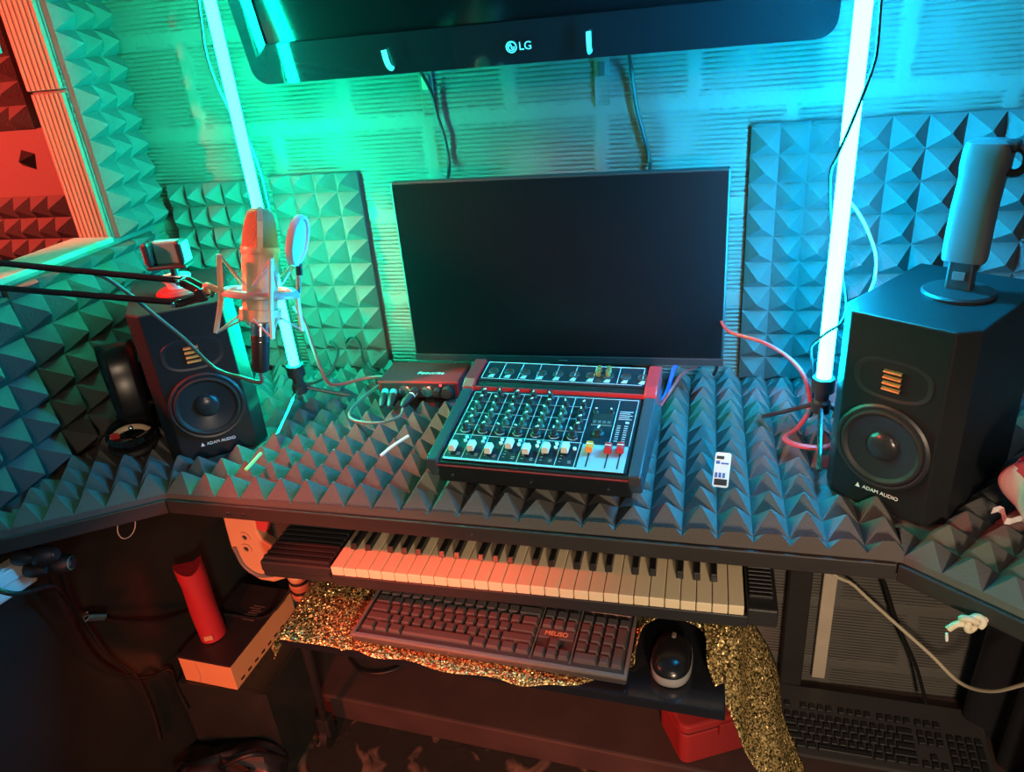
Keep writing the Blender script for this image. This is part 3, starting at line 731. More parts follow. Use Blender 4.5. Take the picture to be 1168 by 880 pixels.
for k in range(7):
    for j in range(5): pt.box(chx[k]-.0105, chx[k]-.007, .020+.007*j, .0205+.007*j, 0, .0006, XLw)
    for j in range(2): pt.box(chx[k]+.004, chx[k]+.0095, .018+.004*j, .0188+.004*j, 0, .0006, XLw)
XU = Matrix.Translation((0, D1+.014, z2)) @ Matrix.Rotation(math.atan2(z3-z2-.001, D2-D1-.014), 4, 'X')
LU = math.hypot(D2-D1-.014, z3-z2)
MB().box(-.152, .152, .001, LU-.002, -.004, -.0015, XU).build('jack_panel', M_PANEL, mx)
line(-.147, LU-.004, .148, LU-.004, XU, w=.0009); line(-.147, .005, .148, .005, XU, w=.0006)
for i in range(8):
    x = -.147+.0345*i if i < 6 else (.0605 if i == 6 else .148); line(x, .005, x, LU-.004, XU)
line(.105, .005, .105, LU-.004, XU)
for i in range(10):
    x = -.130+.0309*i
    for j in range(3): pt.box(x-.006+.002*j, x+.003+.0015*j, .010+.0035*j, .012+.0035*j, 0, .0006, XU)
for i in range(10):
    x = -.130+.0309*i
    pt.box(x-.004, x+.005, .009, .016, 0, .0009, XU)
for k in range(7):
    cx_, cy_ = chx[k], .083
    for q in range(9):
        a = R(200+q*16)
        pt.box(-.0010, .0010, -.0007, .0007, 0, .0009, XLw @ Matrix.Translation((cx_+.0092*math.cos(a), cy_+.0092*math.sin(a), 0)) @ Matrix.Rotation(a+PI/2, 4, 'Z'))
pt.build('panel_print', M_PRINT, mx)
MB().box(-.156, .156, D1-.004, D1+.001, zr_-.002, zr_+.006).build('red_band', M_RED, mx, bevel=.001)
# rear jacks
for i in range(10):
    x = -.130+.0309*i
    X = XU @ Matrix.Translation((x, .030, 0))
    MB().lathe([(.0098, -.001), (.0098, .0012), (.0078, .002), (.007, -.002)], 20, X).build('jack_socket', M_KBASE, mx, smooth=True)
for x, y in ((.0685, .030), (.0685, .043), (.086, .030), (.086, .043)):
    X = XU @ Matrix.Translation((x, y, .001))
    MB().lathe([(.0045, 0), (.0042, .011), (0, .0112)], 14, X).build('phono_socket', M_GOLD, mx, smooth=True)
# rotary knobs
kb = None
def rotary(u, v, r, h, mm, ptr=M_WHITE):
    X = XLw @ Matrix.Translation((u, v, 0))
    o = MB().lathe([(r*1.15, 0), (r*1.1, h*.25), (r*.8, h*.35), (r*.72, h), (0, h*1.02)], 14, X).build('rotary_knob', mm, mx, smooth=True)
    MB().box(-.0011, .0011, r*.05, r*.95, h*.9, h+.0008, X @ Matrix.Rotation(R(random.uniform(-60, 60)), 4, 'Z')).build('pointer', ptr, o)
M_KNG = mat('knob_teal', (.03, .10, .085), .4)
for k in range(7):
    for j in range(6 if k < 5 else 5):
        v = .083+.0195*j
        rotary(chx[k]+(.003 if j else 0), v, .0058 if j else .0066, .012 if j else .015, M_KNG if (j in (1, 2, 3) and k < 6) else M_KNOB)
# push buttons
for k in range(7):
    for j in range(2 if k < 6 else 1):
        X = XLw @ Matrix.Translation((chx[k]+.0095, .052+.009*j, 0))
        MB().lathe([(.0032, 0), (.003, .003), (0, .0034)], 12, X).build('push_button', M_WHITE, mx, smooth=True)
# faders
fy = [.030, .034, .030, .046, .036, .042, .046, .052, .052, .055]
fxs = [c-.004 for c in chx]+[.088, .118, .137]
fm = [M_CREAM]*7+[M_ORANGE, M_RED, M_RED]
for u, v, mm in zip(fxs, fy, fm):
    MB().box(u-.0011, u+.0011, .013, .064, .0008, .0012, XLw).build('fader_slot', M_RUBBER, mx)
    f = MB().box(u-.0062, u+.0062, v-.0105, v+.0105, .004, .0145, XLw, taper=.001, ty=.003).build('fader_cap', mm, mx, bevel=.0015)
    MB().box(u-.005, u+.005, v-.0007, v+.0007, .0145, .0150, XLw).build('centre_line', M_WHITE, f)
# display and effect selector
MB().box(.078, .112, .117, .146, 0, .002, XLw).build('display', M_RUBBER, mx, bevel=.0005)
for i in range(4): MB().box(.0805+.008*i, .0858+.008*i, .1195, .1255, .002, .0026, XLw).build('lit_symbol', M_DISP, mx)
MB().box(.078, .112, .1145, .1165, 0, .002, XLw).build('display_bar', M_DISP, mx)
rotary(.094, .094, .0085, .012, M_KNOB)
rotary(.080, .150, .004, .008, M_KNOB); rotary(.108, .150, .004, .008, M_KNOB)

cable('power_cable', [(-.075, -.25, .90), (-.06, -.22, .915), (-.05, -.16, .935), (-.035, -.10, .93), (-.03, -.05, .92)], .004, M_BLUEC, 'short blue cable at the rear right corner of mixing console')
cable('signal_cable', [(-.07, -.262, .905), (-.052, -.235, .925), (-.035, -.18, .93), (-.02, -.12, .915), (-.01, -.06, .89)], .003, M_REDC, 'thin red cable rising behind mixing console beside a blue cable')

# ------------------------------------------------------------------ small things lying on the desk foam
cd = thing('label_card', (.036, -.437, .884), 'small white printed card leaning on the foam between console and right speaker', 'card', rot=(R(48), R(-6), R(-14)))
MB().prism(rrect(-.0125, .0125, -.027, .029, .004), 0, .0014).build('card', M_WHITEP, cd)
cp = MB(); cq = MB()
for (x0, x1, y0, y1) in ((-.010, .002, .018, .023), (-.010, -.004, .010, .015), (-.002, .010, .010, .0125), (-.010, .010, -.024, -.014), (-.010, -.006, -.012, -.004), (-.004, .0, -.012, -.004), (.002, .006, -.012, -.004)):
    (cp if y0 > -.013 and y0 < .012 else cq).box(x0, x1, y0, y1, .0014, .0017)
cp.build('blue_print', M_BLUECARD, cd); cq.build('black_print', M_RUBBER, cd)
tag(MB().tube([(-.782, -.507, .876), (-.776, -.462, .884)], .0032, 10, 1).build('straw', M_GREENST, smooth=True), 'short green straw lying on the foam right of the left speaker', 'straw')
tag(MB().tube([(-.552, -.435, .876), (-.538, -.405, .8805), (-.522, -.372, .882)], .0026, 8, 3).build('stick', M_WHITEP, smooth=True), 'thin white stick on the foam left of the mixing console', 'stick')

# ------------------------------------------------------------------ organ style keyboard under the desk
sy = thing('music_keyboard', (-.318, -.576, .665), 'black electric piano keyboard with ivory keys under the desk edge', 'music keyboard')
x0, x1 = -.437, .440
xk0, xk1 = -.296, .391
MB().box(x0, x1, .006, .30, .026, .046).build('case', M_SYN, sy, bevel=.004)
MB().box(xk0, xk1+.006, .0, .010, .027, .050).build('front_rail', M_SYN, sy, bevel=.002)
MB().box(xk0-.002, xk1+.002, .136, .30, .040, .075).build('control_panel', M_SYN, sy, bevel=.003)
for a, b, nm, n in ((x0, xk0-.003, 'left', 7), (xk1+.004, x1, 'right', 14)):
    g = MB().box(a, b, .004, .30, .040, .062).build('speaker_block', M_SYN, sy, bevel=.003)
    sb = MB()
    if nm == 'left':
        for i in range(11): sb.box(a+.004, b-.004, .012+i*.0135, .0205+i*.0135, .060, .0675)
    else:
        for i in range(15): sb.box(a+.004, b-.006, .030+i*.0095, .0345+i*.0095, .060, .0665)
    sb.build('grille', M_SYN, g, bevel=.001)
pit = (xk1-xk0)/29; hasb = {0: 1, 1: 1, 2: 0, 3: 1, 4: 1, 5: 1, 6: 0}
wk = MB().box(-pit/2+.0006, pit/2-.0006, 0, .140, .0, .018).build('white_key', M_KEYW, sy, bevel=.0015)
wk.location = (xk0+pit*.5, .002, .049)
for i in range(1, 29): copy_part(wk, sy, (xk0+pit*(i+.5), .002, .049+random.uniform(-.0006, .0004)))
bk = MB().box(-.0058, .0058, 0, .092, 0, .0125, taper=.0012, ty=.004).build('black_key', M_KEYB, sy, bevel=.0012)
first = True
for i in range(28):
    if hasb[i % 7]:
        p = (xk0+pit*(i+1)+{0: -.002, 1: .002, 3: -.0025, 4: 0, 5: .0025}[i % 7], .052, .066)
        if first: bk.location = p; first = False
        else: copy_part(bk, sy, p)
MB().box(-.302, -.297, .0, .05, .044, .0505).build('key_stop', M_BLACK, sy)

# ------------------------------------------------------------------ low table carrying computer keyboard and the piano keyboard
tb = thing('low_table', (-.33, -.48, FZ), 'glossy black low table pulled out under the desk for the computer keyboard', 'table')
tz = .62-FZ
MB().prism([(-.375, -.160), (.378, -.196), (.378, .20), (-.375, .20)], tz-.018, tz).build('tabletop', M_SHELF, tb, bevel=.002)
MB().box(-.36, .36, .06, .18, tz, .691-FZ).build('riser', M_SHELF, tb, bevel=.002)
for (tx, ty), (bx, by) in (((-.335, -.145), (-.575, .155)), ((-.34, .17), (-.50, .36)), ((.34, .17), (.38, .38))):
    lgo = MB().tube([(tx, ty, tz-.018), (bx, by, .085 if by < .17 else .10)], .009, 10, 1).build('leg', M_BLACK, tb, smooth=True)
    if by < .17:
        X = Matrix.Translation((bx, by, .030)) @ Matrix.Rotation(PI/2, 4, 'Y') @ Matrix.Translation((0, 0, -.012))
        MB().lathe([(.012, 0), (.030, .002), (.030, .022), (.012, .024)], 24, X).build('caster', M_RUBBER, lgo, smooth=True)
        MB().box(bx-.017, bx+.017, by-.016, by+.016, .040, .10).build('caster_fork', M_BLACK, lgo, bevel=.004)
        MB().cyl((bx-.016, by-.017, .030), (bx-.012, by-.034, .030), .006, .005, 10).build('axle_cap', M_CHROME, lgo)

def computer_keyboard(name, loc, rz, label, u, w, d, rim, capm, keyh, logo=None, tilt=3., fn_gap=.5, simple=False):
    k = thing(name, loc, label, 'computer keyboard', 'computer keyboards', (R(tilt), 0, R(rz)))
    MB().box(-w/2, w/2, -d/2, d/2, 0, .014, taper=.002).build('base', M_KBASE, k, bevel=.004)
    if rim:
        r = MB()
        r.box(-w/2, w/2, -d/2, -d/2+.007, .012, .0175); r.box(-w/2, w/2, d/2-.007, d/2, .012, .0175)
        r.box(-w/2, -w/2+.006, -d/2+.007, d/2-.007, .012, .0175); r.box(w/2-.006, w/2, -d/2+.007, d/2-.007, .012, .0175)
        kx = -w/2+.011
        for uu in (15.12, 18.37): r.box(kx+u*uu-.0012, kx+u*uu+.0012, -d/2+.012, d/2-.008, .013, .0165)
        r.build('rim', M_KRIM, k, bevel=.001)
    xl = -w/2+.011; yf = -d/2+.016
    cache = {}
    cnt = [0]
    def key(ux, row, uw=1., uh=1., m=capm):
        kk = (uw, uh, m.name)
        if kk not in cache:
            hw, hd = u*uw/2-.0011, u*uh/2-.0011
            cache[kk] = MB().box(-hw, hw, -hd, hd, 0, keyh, taper=.0021, ty=.0021).build('keycap', m, k, bevel=.0006, seg=1); o = cache[kk]
        else: o = copy_part(cache[kk], k, (0, 0, 0))
        yy = yf+u*(row+uh/2)+(u*fn_gap if row >= 5 else 0)
        o.location = (xl+u*(ux+uw/2), yy, .0125)
        cnt[0] += 1
        o.name = 'keycap' if uw < 1.2 and uh < 1.2 else ('spacebar' if uw > 4 else 'wide_keycap')
    x = 0
    for uw in (1.25, 1.25, 1.25, 6.25, 1.25, 1.25, 1.25, 1.25): key(x, 0, uw); x += uw
    key(0, 1, 2.25); [key(2.25+i, 1) for i in range(10)]; key(12.25, 1, 2.75)
    key(0, 2, 1.75); [key(1.75+i, 2) for i in range(11)]; key(12.75, 2, 2.25)
    key(0, 3, 1.5); [key(1.5+i, 3) for i in range(12)]; key(13.5, 3, 1.5)
    [key(i, 4) for i in range(13)]; key(13, 4, 2)
    key(0, 5)
    for g in range(3): [key(2+g*4.5+i-(.5 if g else 0)+(.5 if g else 0), 5) for i in range(4)]
    for i in range(3):
        key(15.25+i, 5); key(15.25+i, 4); key(15.25+i, 3); key(15.25+i, 0)
    key(16.25, 1)
    for i in range(3): key(18.5+i, 4); key(18.5+i, 3); key(18.5+i, 2); key(18.5+i, 1)
    key(21.5, 4); key(21.5, 2, 1, 2); key(21.5, 0, 1, 2); key(18.5, 0, 2); key(20.5, 0)
    if logo:
        MB().box(xl+u*15.25, xl+u*18.2, yf+u*2.06, yf+u*2.94, .012, .0165).build('logo_plate', M_CAP, k, bevel=.001)
        text('logo_lettering', logo, .0125, M_CARD, k, (xl+u*16.72, yf+u*2.5, .0168), (0, 0, 0), .0002, space=.95)
        bx = MB(); a, b, c, e = xl+u*18.55, xl+u*22.4, yf+u*5.55, yf+u*6.35
        bx.box(a, b, c, c+.001, .0125, .0155); bx.box(a, b, e-.001, e, .0125, .0155); bx.box(a, a+.001, c, e, .0125, .0155); bx.box(b-.001, b, c, e, .0125, .0155)
        for q in range(1, 5): bx.box(a+(b-a)*q/5, a+(b-a)*q/5+.0007, c, e, .0125, .0145)
        bx.build('indicator_window', mat('pink_outline', (.5, .26, .22), .4), k)
    return k
computer_keyboard('computer_keyboard', (-.3275, -.5575, .6285), -2.8, 'worn black computer keyboard on the gold sequin cloth', .02, .470, .172, True, M_CAP, .0085, 'MEUSO', 2.5)
computer_keyboard('computer_keyboard', (.424, -.142, .002), -2.0, 'second black computer keyboard lying low behind the hanging gold cloth', .0187, .446, .19, False, M_BLACK, .008, None, 5.5)

# ------------------------------------------------------------------ mouse
ms = thing('computer_mouse', (-.032, -.598, .6205), 'black topped computer mouse with silver base right of the keyboard', 'computer mouse', rot=(0, 0, R(-4)))
def egg(sc, zz):
    pts = []
    for k in range(32):
        a = 2*PI*k/32; c, q = math.cos(a), math.sin(a)
        pts.append((.031*sc*math.copysign(abs(c)**.85, c)*(1-.06*q), .050*sc*math.copysign(abs(q)**.85, q), zz))
    return pts
def egg_shell(levels):
    vs = []; fs = []
    for sc_, zz in levels: vs += egg(sc_, zz)
    for r in range(len(levels)-1):
        fs += [(r*32+k, r*32+(k+1) % 32, (r+1)*32+(k+1) % 32, (r+1)*32+k) for k in range(32)]
    fs += [tuple(range(31, -1, -1)), tuple(range((len(levels)-1)*32, len(levels)*32))]
    return MB()._add(vs, fs)
egg_shell([(.93, .002), (1.0, .006), (1.02, .014), (.99, .021)]).build('silver_base', mat('silver_plastic', (.42, .40, .40), .35, .3), ms, smooth=True)
egg_shell([(.985, .0205), (.95, .026), (.85, .0315), (.68, .0355), (.45, .038), (.18, .039)])\
    .build('top_shell', M_BAND, ms, smooth=True)
MB().box(-.0035, .0035, .020, .031, .034, .0405).build('scroll_wheel', M_KRIM, ms, bevel=.002)

# ------------------------------------------------------------------ gold sequin cloth
SECT = [  # front point, back point, swell
    ((-.712, -.657, .585), (-.708, -.45, .628), 0.0), ((-.705, -.650, .6235), (-.70, -.45, .628), .004), ((-.66, -.648, .6235), (-.66, -.44, .63), .008),
    ((-.60, -.648, .623), (-.60, -.44, .63), .006), ((-.555, -.652, .6225), (-.555, -.45, .6225), .001), ((-.45, -.660, .6220), (-.45, -.45, .6222), 0), ((-.30, -.672, .6225), (-.30, -.45, .6222), 0),
    ((-.20, -.668, .6220), (-.20, -.45, .6222), 0), ((-.10, -.615, .6222), (-.11, -.45, .6222), 0), ((-.090, -.600, .640), (-.09, -.455, .640), .004),
    ((-.078, -.562, .662), (-.05, -.452, .650), .008), ((-.038, -.549, .672), (-.005, -.45, .656), .010), ((.006, -.560, .664), (.055, -.46, .654), .014), ((.024, -.60, .645), (.088, -.475, .645), .018),
    ((.042, -.635, .612), (.11, -.50, .60), .018), ((.062, -.660, .565), (.135, -.53, .545), .016), ((.092, -.668, .515), (.152, -.565, .495), .012), ((.122, -.668, .47), (.170, -.60, .455), .008), ((.150, -.665, .44), (.186, -.62, .43), .004)]
def cat(a, b, c, d, t): return .5*((2*b)+(c-a)*t+(2*a-5*b+4*c-d)*t*t+(3*b-a-3*c+d)*t**3)
def cloth(u, v):
    m = len(SECT)-1; s = min(u*m, m-1e-6); i = int(s); t = s-i
    g = lambda k: SECT[min(max(k, 0), m)]
    q = [g(i-1), g(i), g(i+1), g(i+2)]
    F = cat(*[Vector(x[0]) for x in q], t); B = cat(*[Vector(x[1]) for x in q], t); sw = max(0, q[1][2]*(1-t)+q[2][2]*t)
    p = F.lerp(B, v)
    wv_ = math.sin(PI*v)*sw + sw*.35*math.sin(v*9+u*31)*min(1, 4*v*(1-v))
    p.z += max(wv_, 0 if sw < .003 else -.001)
    if sw > .009: p.x += .006*math.sin(v*7+u*40)*sw/.016
    if sw < .003 and v < .08: p.y += .004*math.sin(u*120)
    return tuple(p)
tag(MB().grid(cloth, 150, 22).build('sequin_cloth', M_GLIT, smooth=True, recalc=False, solid=.0012), 'gold sequin cloth under the computer keyboard, curled round the mouse and hanging off table', 'cloth')
# little tassel that hangs at the left front corner belongs to the cloth
# ------------------------------------------------------------------ under the desk, left
br = thing('curved_bracket', (-.84, -.47, .62), 'tan curved bracket with two holes under the desk, left of the piano keyboard', 'bracket')
bp_ = MB()
prof = [(-.040, .185), (.030, .185), (.028, .135), (.024, .10), (.030, .08), (.055, .062), (.075, .056), (.075, .022), (.058, -.012), (.03, -.024), (0, -.022), (-.025, -.006), (-.040, .022), (-.046, .055), (-.045, .10)]
bp_.prism(prof, -.012, .012, XZ); bp_.build('plate', M_TAN, br, bevel=.004)
for x, z in ((-.006, .084), (-.010, .056)):
    rg = MB().lathe([(.012, 0), (.012, .003), (.006, .003), (.005, 0)], 20, Matrix.Translation((x, -.012, z)) @ Matrix.Rotation(PI/2, 4, 'X'), close=False).build('hole_ring', M_TAN, br, smooth=True)
    MB().lathe([(.0055, .0008), (0, .0008)], 16, Matrix.Translation((x, -.012, z)) @ Matrix.Rotation(PI/2, 4, 'X'), close=False).build('hole', M_RUBBER, rg)
MB().tube([(-.036, -.013, .058), (-.028, -.013, .015), (0, -.013, -.008), (.035, -.013, -.004)], .004, 8, 6).build('groove', M_KRIM, br, smooth=True)
MB().prism([(.022, .150), (.055, .125), (.040, .095), (.018, .105)], -.006, .010, XZ).build('red_tab', M_REDC, br, bevel=.003)
rb = thing('ribbed_sleeve', (-.772, -.455, .545), 'ribbed orange tan sleeve beneath left end of the piano keyboard', 'sleeve')
pr = []
for i in range(5): pr += [(.020, .024*i), (.0215, .024*i+.008), (.0185, .024*i+.013), (.0175, .024*i+.018)]
MB().lathe(pr, 24).build('sleeve', M_TAN, rb, smooth=True)
for i in range(4): MB().lathe([(.0192, .024*i+.0125), (.0200, .024*i+.0155), (.0188, .024*i+.0195)], 24, close=False).build('dark_ring', M_RUBBER, rb, smooth=True)

tag(MB().box(-1.205, -.96, -.43, -.255, FZ, .1985).box(-1.195, -.97, -.42, -.262, .1985, .2).build('low_crate', M_DARKWALL, bevel=.004), 'dark low block in the shadows under the shallow cardboard box', 'block')
bx = thing('cardboard_box', (-1.11, -.425, .2), 'shallow tan cardboard box with dark top under the desk at left', 'box', rot=(0, 0, R(-3)))
MB().box(-.0735, .0735, 0, .26, 0, .073).build('carton', M_CARD, bx, bevel=.002)
MB().box(-.0745, .0745, -.001, .261, .0725, .078).build('lid', M_BOXTOP, bx, bevel=.001)
pr_ = MB()
for i in range(7): pr_.box(.0733, .0740, .02+i*.028, .034+i*.028, .010, .016)
pr_.build('side_print', M_RUBBER, bx)
emb = MB()
for i in range(7): emb.box(.010+.006*math.sin(i*2.1), .040+.004*math.cos(i*3.), .14+i*.008, .1435+i*.008, .078, .0786)
emb.build('lid_print', mat('faded_print', (.16, .09, .08), .5), bx)
MB().tube([(-.03, -.0012, .004), (-.022, -.0012, .03), (-.024, -.0012, .068)], .0012, 6, 4).build('tear_mark', M_TAN, bx)
rc = thing('red_tube', (-1.135, -.345, .279), 'tall dented red paper tube standing on the cardboard box', 'tube', rot=(R(-3), R(-2), .4))
vs = []; fs = []; n = 28
for r in range(10):
    z = .205*r/9
    for k in range(n):
        a = 2*PI*k/n; rr = .031*(1+.03*math.sin(3*a+r)+(.05*math.sin(2*a) if r > 7 else 0))
        vs.append((rr*math.cos(a), rr*math.sin(a), z+(.012*math.sin(a*2+1) if r == 9 else 0)))
for r in range(9): fs += [(r*n+k, r*n+(k+1) % n, (r+1)*n+(k+1) % n, (r+1)*n+k) for k in range(n)]
fs.append(tuple(range(n-1, -1, -1))); fs.append(tuple(range(9*n, 10*n)))
MB()._add(vs, fs).build('tube_wall', M_REDCAN, rc, smooth=True)
MB().box(-.010, .010, -.0335, -.031, .010, .022).build('small_label', M_TAN, rc)

# power strip, plugs and cords at far left
XP0 = XL+.012
ps = thing('power_strip', (XP0, -.690, .742), 'white power strip on the dark wall below the left desk wing', 'power strip', rot=(R(-8), 0, 0))
MB().box(.0, .030, -.11, .052, -.040, .018).build('strip_body', M_WHITEP, ps, bevel=.005)
MB().box(.0295, .036, -.11, .046, -.010, .016).build('raised_cover', M_WHITEP, ps, bevel=.003)
for y, zz in ((.02, .030), (.035, -.004)):
    s_ = MB().lathe([(.016, 0), (.016, .012), (.011, .028), (.006, .036)], 20, Matrix.Translation((.036, y, zz)) @ Matrix.Rotation(PI/2, 4, 'Y')).build('socket_cover', M_BLACK, ps, smooth=True)
for y, z, m_, lb in ((-.652, .765, M_BLACK, 'black mains plug in upper socket of the white power strip'), (-.630, .728, M_BLUEP, 'black and blue mains plug below the other plug on power strip')):
    q = thing('mains_plug', (XP0+.074, y, z), lb, 'plug', 'plugs in the power strip', rot=(0, PI/2, .2))
    MB().lathe([(.017, -.012), (.019, 0), (.017, .018), (.009, .030)], 22).build('plug_body', M_BLACK, q, smooth=True)
    MB().lathe([(.0135, .019), (.012, .0265)], 20).build('plug_face', M_SKYP if m_ is M_BLUEP else M_BLACK, q, smooth=True)
cable('mains_cable', [(-1.13, -.80, .835), (-1.155, -.76, .79), (-1.12, -.735, .75), (-1.14, -.66, .70), (-1.18, -.615, .63), (-1.195, -.585, .52), (-1.197, -.565, .42), (-1.198, -.53, .33), (-1.20, -.52, .22), (-1.2, -.53, .12)], .0045, M_CABLE, 'black power cord falling from left desk wing past the power strip')
cable('mains_cable', [(-1.14, -.630, .725), (-1.18, -.605, .62), (-1.192, -.59, .565), (-1.196, -.564, .532), (-1.2, -.53, .49), (-1.195, -.47, .43), (-1.195, -.42, .385), (-1.195, -.33, .33), (-1.13, -.285, .287), (-1.02, -.27, .29), (-.92, -.22, .42), (-.86, -.2, .52), (-.80, -.2, .60)], .0038, M_CABLE, 'black cord with silver ferrite running behind the red tube')
cable('mains_cable', [(-1.14, -.652, .76), (-1.17, -.635, .64), (-1.195, -.60, .46), (-1.198, -.55, .35), (-1.198, -.50, .29), (-1.19, -.45, .262), (-1.215+.012, -.435, .19), (-1.19, -.44, .12)], .004, M_CABLE, 'black cord hanging lowest along the dark wall below power strip')
ft = thing('ferrite_bead', (-1.196, -.564, .532), 'ribbed silver ferrite bead on a black cord below the left wing', 'ferrite bead', rot=(R(-130), 0, 0))
pr = []
for i in range(9): pr += [(.0115, -.025+.0055*i), (.0130, -.023+.0055*i)]
MB().lathe([(.0035, -.0265)]+pr+[(.0035, .0225)], 20).build('ribbed_shell', M_CHROME, ft, smooth=True)
hr = thing('wire_loop', (XP0+.004, -.4045, .639), 'thin white wire loop on a nail on the dark wall under desk', 'wire loop')
MB().tube([(.003, .026*math.cos(2*PI*k/32), .026*math.sin(2*PI*k/32)) for k in range(32)], .0012, 6, 1, closed=True).build('loop', M_WHITE, hr, smooth=True)
MB().tube([(-.003, .004, .005), (.012, -.004, .030)], .0025, 8, 1).build('nail', M_CHROME, hr, smooth=True)

# dark bag on the floor
bgm = MB()
def bag(u, v):
    a = 2*PI*u; h = v
    r = (.11+.02*math.sin(3*a)+.012*math.sin(7*a+2))*(math.sin(PI*min(1, .12+.88*(1-h)))**.5 if h > .5 else (.8+.4*h))
    if h >= 1: r = .001
    return (r*1.25*math.cos(a), r*.8*math.sin(a), .12*h*(1+.2*math.sin(2*a)))
bgm.grid(bag, 48, 14)
bg = thing('cloth_bag', (-1.08, -.50, FZ+.001), 'slumped black cloth bag on the floor at bottom left', 'bag')
bgm.build('bag_body', M_SHEET, bg, smooth=True, recalc=False)
MB().tube([(-.10, -.03, .10), (-.05, -.09, .16), (.03, -.08, .165), (.09, -.02, .12)], .006, 8, 6).build('strap', M_CABLE, bg, smooth=True)
MB().tube([(.02, -.03, .135), (.09, .0, .16), (.13, .05, .09), (.11, .07, .03)], .006, 8, 6).build('strap', M_CABLE, bg, smooth=True)
cable('floor_cable', [(-.98, -.28, .18), (-.985, -.32, .10), (-.99, -.37, .02), (-.985, -.41, -.04), (-.96, -.43, -.074), (-.90, -.50, -.0755)], .004, M_CABLE, 'black cable dropping from cardboard box corner onto the floor')
cable('floor_cable', [(-.93, -.12, .006), (-.87, -.16, .006), (-.80, -.15, .006), (-.74, -.09, .006), (-.72, -.05, .006)], .005, M_CABLE, 'black cable lying on the dark red platform at left')

# ------------------------------------------------------------------ under the desk, right
rx = thing('red_toolbox', (-.018, -.300, .0005), 'red plastic toolbox on the platform beneath low table corner', 'toolbox', rot=(0, 0, R(27)))
MB().prism(rrect(0, .205, 0, .13, .02), 0, .094).build('box_body', M_DKRED, rx, bevel=.006)
MB().prism(rrect(-.003, .208, -.003, .133, .022), .098, .124).build('lid', M_DKRED, rx, bevel=.006)
MB().prism(rrect(.002, .203, .002, .128, .018), .09, .102).build('seam', M_RUBBER, rx)
MB().box(.085, .125, -.011, .0, .075, .112).build('latch', M_DKRED, rx, bevel=.003)
MB().tube([(.055, .065, .121), (.06, .065, .146), (.145, .065, .146), (.15, .065, .121)], .006, 8, 5).build('handle', M_DKRED, rx, smooth=True)

tag(MB().box(.287, .317, -.020, -.001, .030, .76).build('wood_batten', M_WOOD, bevel=.002), 'pale worn wooden batten upright on the back wall under desk', 'batten')
cable('white_cable', [(.30, -.05, .79), (.288, -.04, .42), (.345, -.06, .362), (.418, -.09, .305), (.494, -.13, .254), (.544, -.18, .23), (.576, -.24, .277), (.598, -.3, .365), (.62, -.34, .43)], .0038, M_ROPE, 'cream cable sagging from the batten to the right under desk')
cable('black_cable', [(.36, -.03, .79), (.37, -.035, .46), (.41, -.045, .36), (.45, -.05, .25), (.50, -.055, .14), (.53, -.075, .045)], .0042, M_CABLE, 'black cable hanging right of the wooden batten against back wall')
cable('black_cable', [(.13, -.30, .69), (.16, -.25, .665), (.20, -.20, .62), (.205, -.15, .54), (.16, -.1, .46), (.10, -.08, .42)], .0042, M_CABLE, 'black cable curving from right end of the piano keyboard')
cable('white_cable', [(.10, -.03, .60), (.15, -.03, .58), (.22, -.03, .575), (.25, -.03, .60)], .004, M_ROPE, 'short pale cable high on back wall right of piano keyboard')
kt = thing('knotted_cord', (.345, -.640, .808), 'knotted cream cord end under the right desk wing edge', 'cord')
MB().tube([(.034, .014, .012), (.022, .004, .008)]+[(.0044*(math.sin(t)+2*math.sin(2*t)), -.004-.0030*math.sin(3*t)-.004, .0040*(math.cos(t)-2*math.cos(2*t))) for t in [.5+2*PI*q/22 for q in range(21)]]+[(-.016, -.008, -.004), (-.025, -.008, -.014)], .0044, 10, 4).build('knot', M_ROPE, kt, smooth=True)
MB().tube([(-.026, -.008, -.022), (-.024, -.008, -.034)], .002, 6, 1).build('frayed_tip', M_WHITE, kt)
def sheet(u, v):
    y = -.02-.62*u; z = .795-.87*v
    return (.63+.10*u+.018*math.sin(u*38+1.5*v)*(.35+v)+.012*math.sin(u*17+3)+.05*v*u, y, max(z, -.075))
tag(MB().grid(sheet, 90, 24).build('plastic_sheet', M_SHEET, smooth=True, recalc=False, solid=.001), 'black plastic sheet hanging in folds below the right desk wing', 'sheet')
bgm = MB()
def snack(u, v):
    a = 2*PI*u; s = math.sin(PI*max(.02, min(.98, v)))**.45
    cr = 1+.09*math.sin(4*a+4*v)+.05*math.sin(7*a-6*v)+.03*math.sin(9*v+2*a)
    return (.075*s*cr*math.cos(a), .036*s*cr*math.sin(a), .125*v+.005*math.sin(4*a))
sb = thing('snack_bag', (.462, -.535, .876), 'crumpled pink and red snack wrapper right of the right speaker', 'wrapper', rot=(R(8), R(8), R(-35)))
bgm.grid(snack, 60, 26)
bgm.bm.faces.ensure_lookup_table()
for f in bgm.bm.faces:
    c = f.calc_center_median()
    s = math.sin(c.x*60+c.z*45)+math.sin(c.z*75-c.x*20)
    f.material_index = 2 if c.z > .098 else (1 if s > .9 else 0)
bgm.build('wrapper_body', [M_BAG, M_BAGRED, M_BAGDK], sb, recalc=False)
MB().grid(lambda u, v: (-.072+.10*u, -.010+.01*math.sin(u*22), .004-.012*v+.01*u), 20, 3).build('torn_edge', M_WHITEP, sb, recalc=False, solid=.0006)

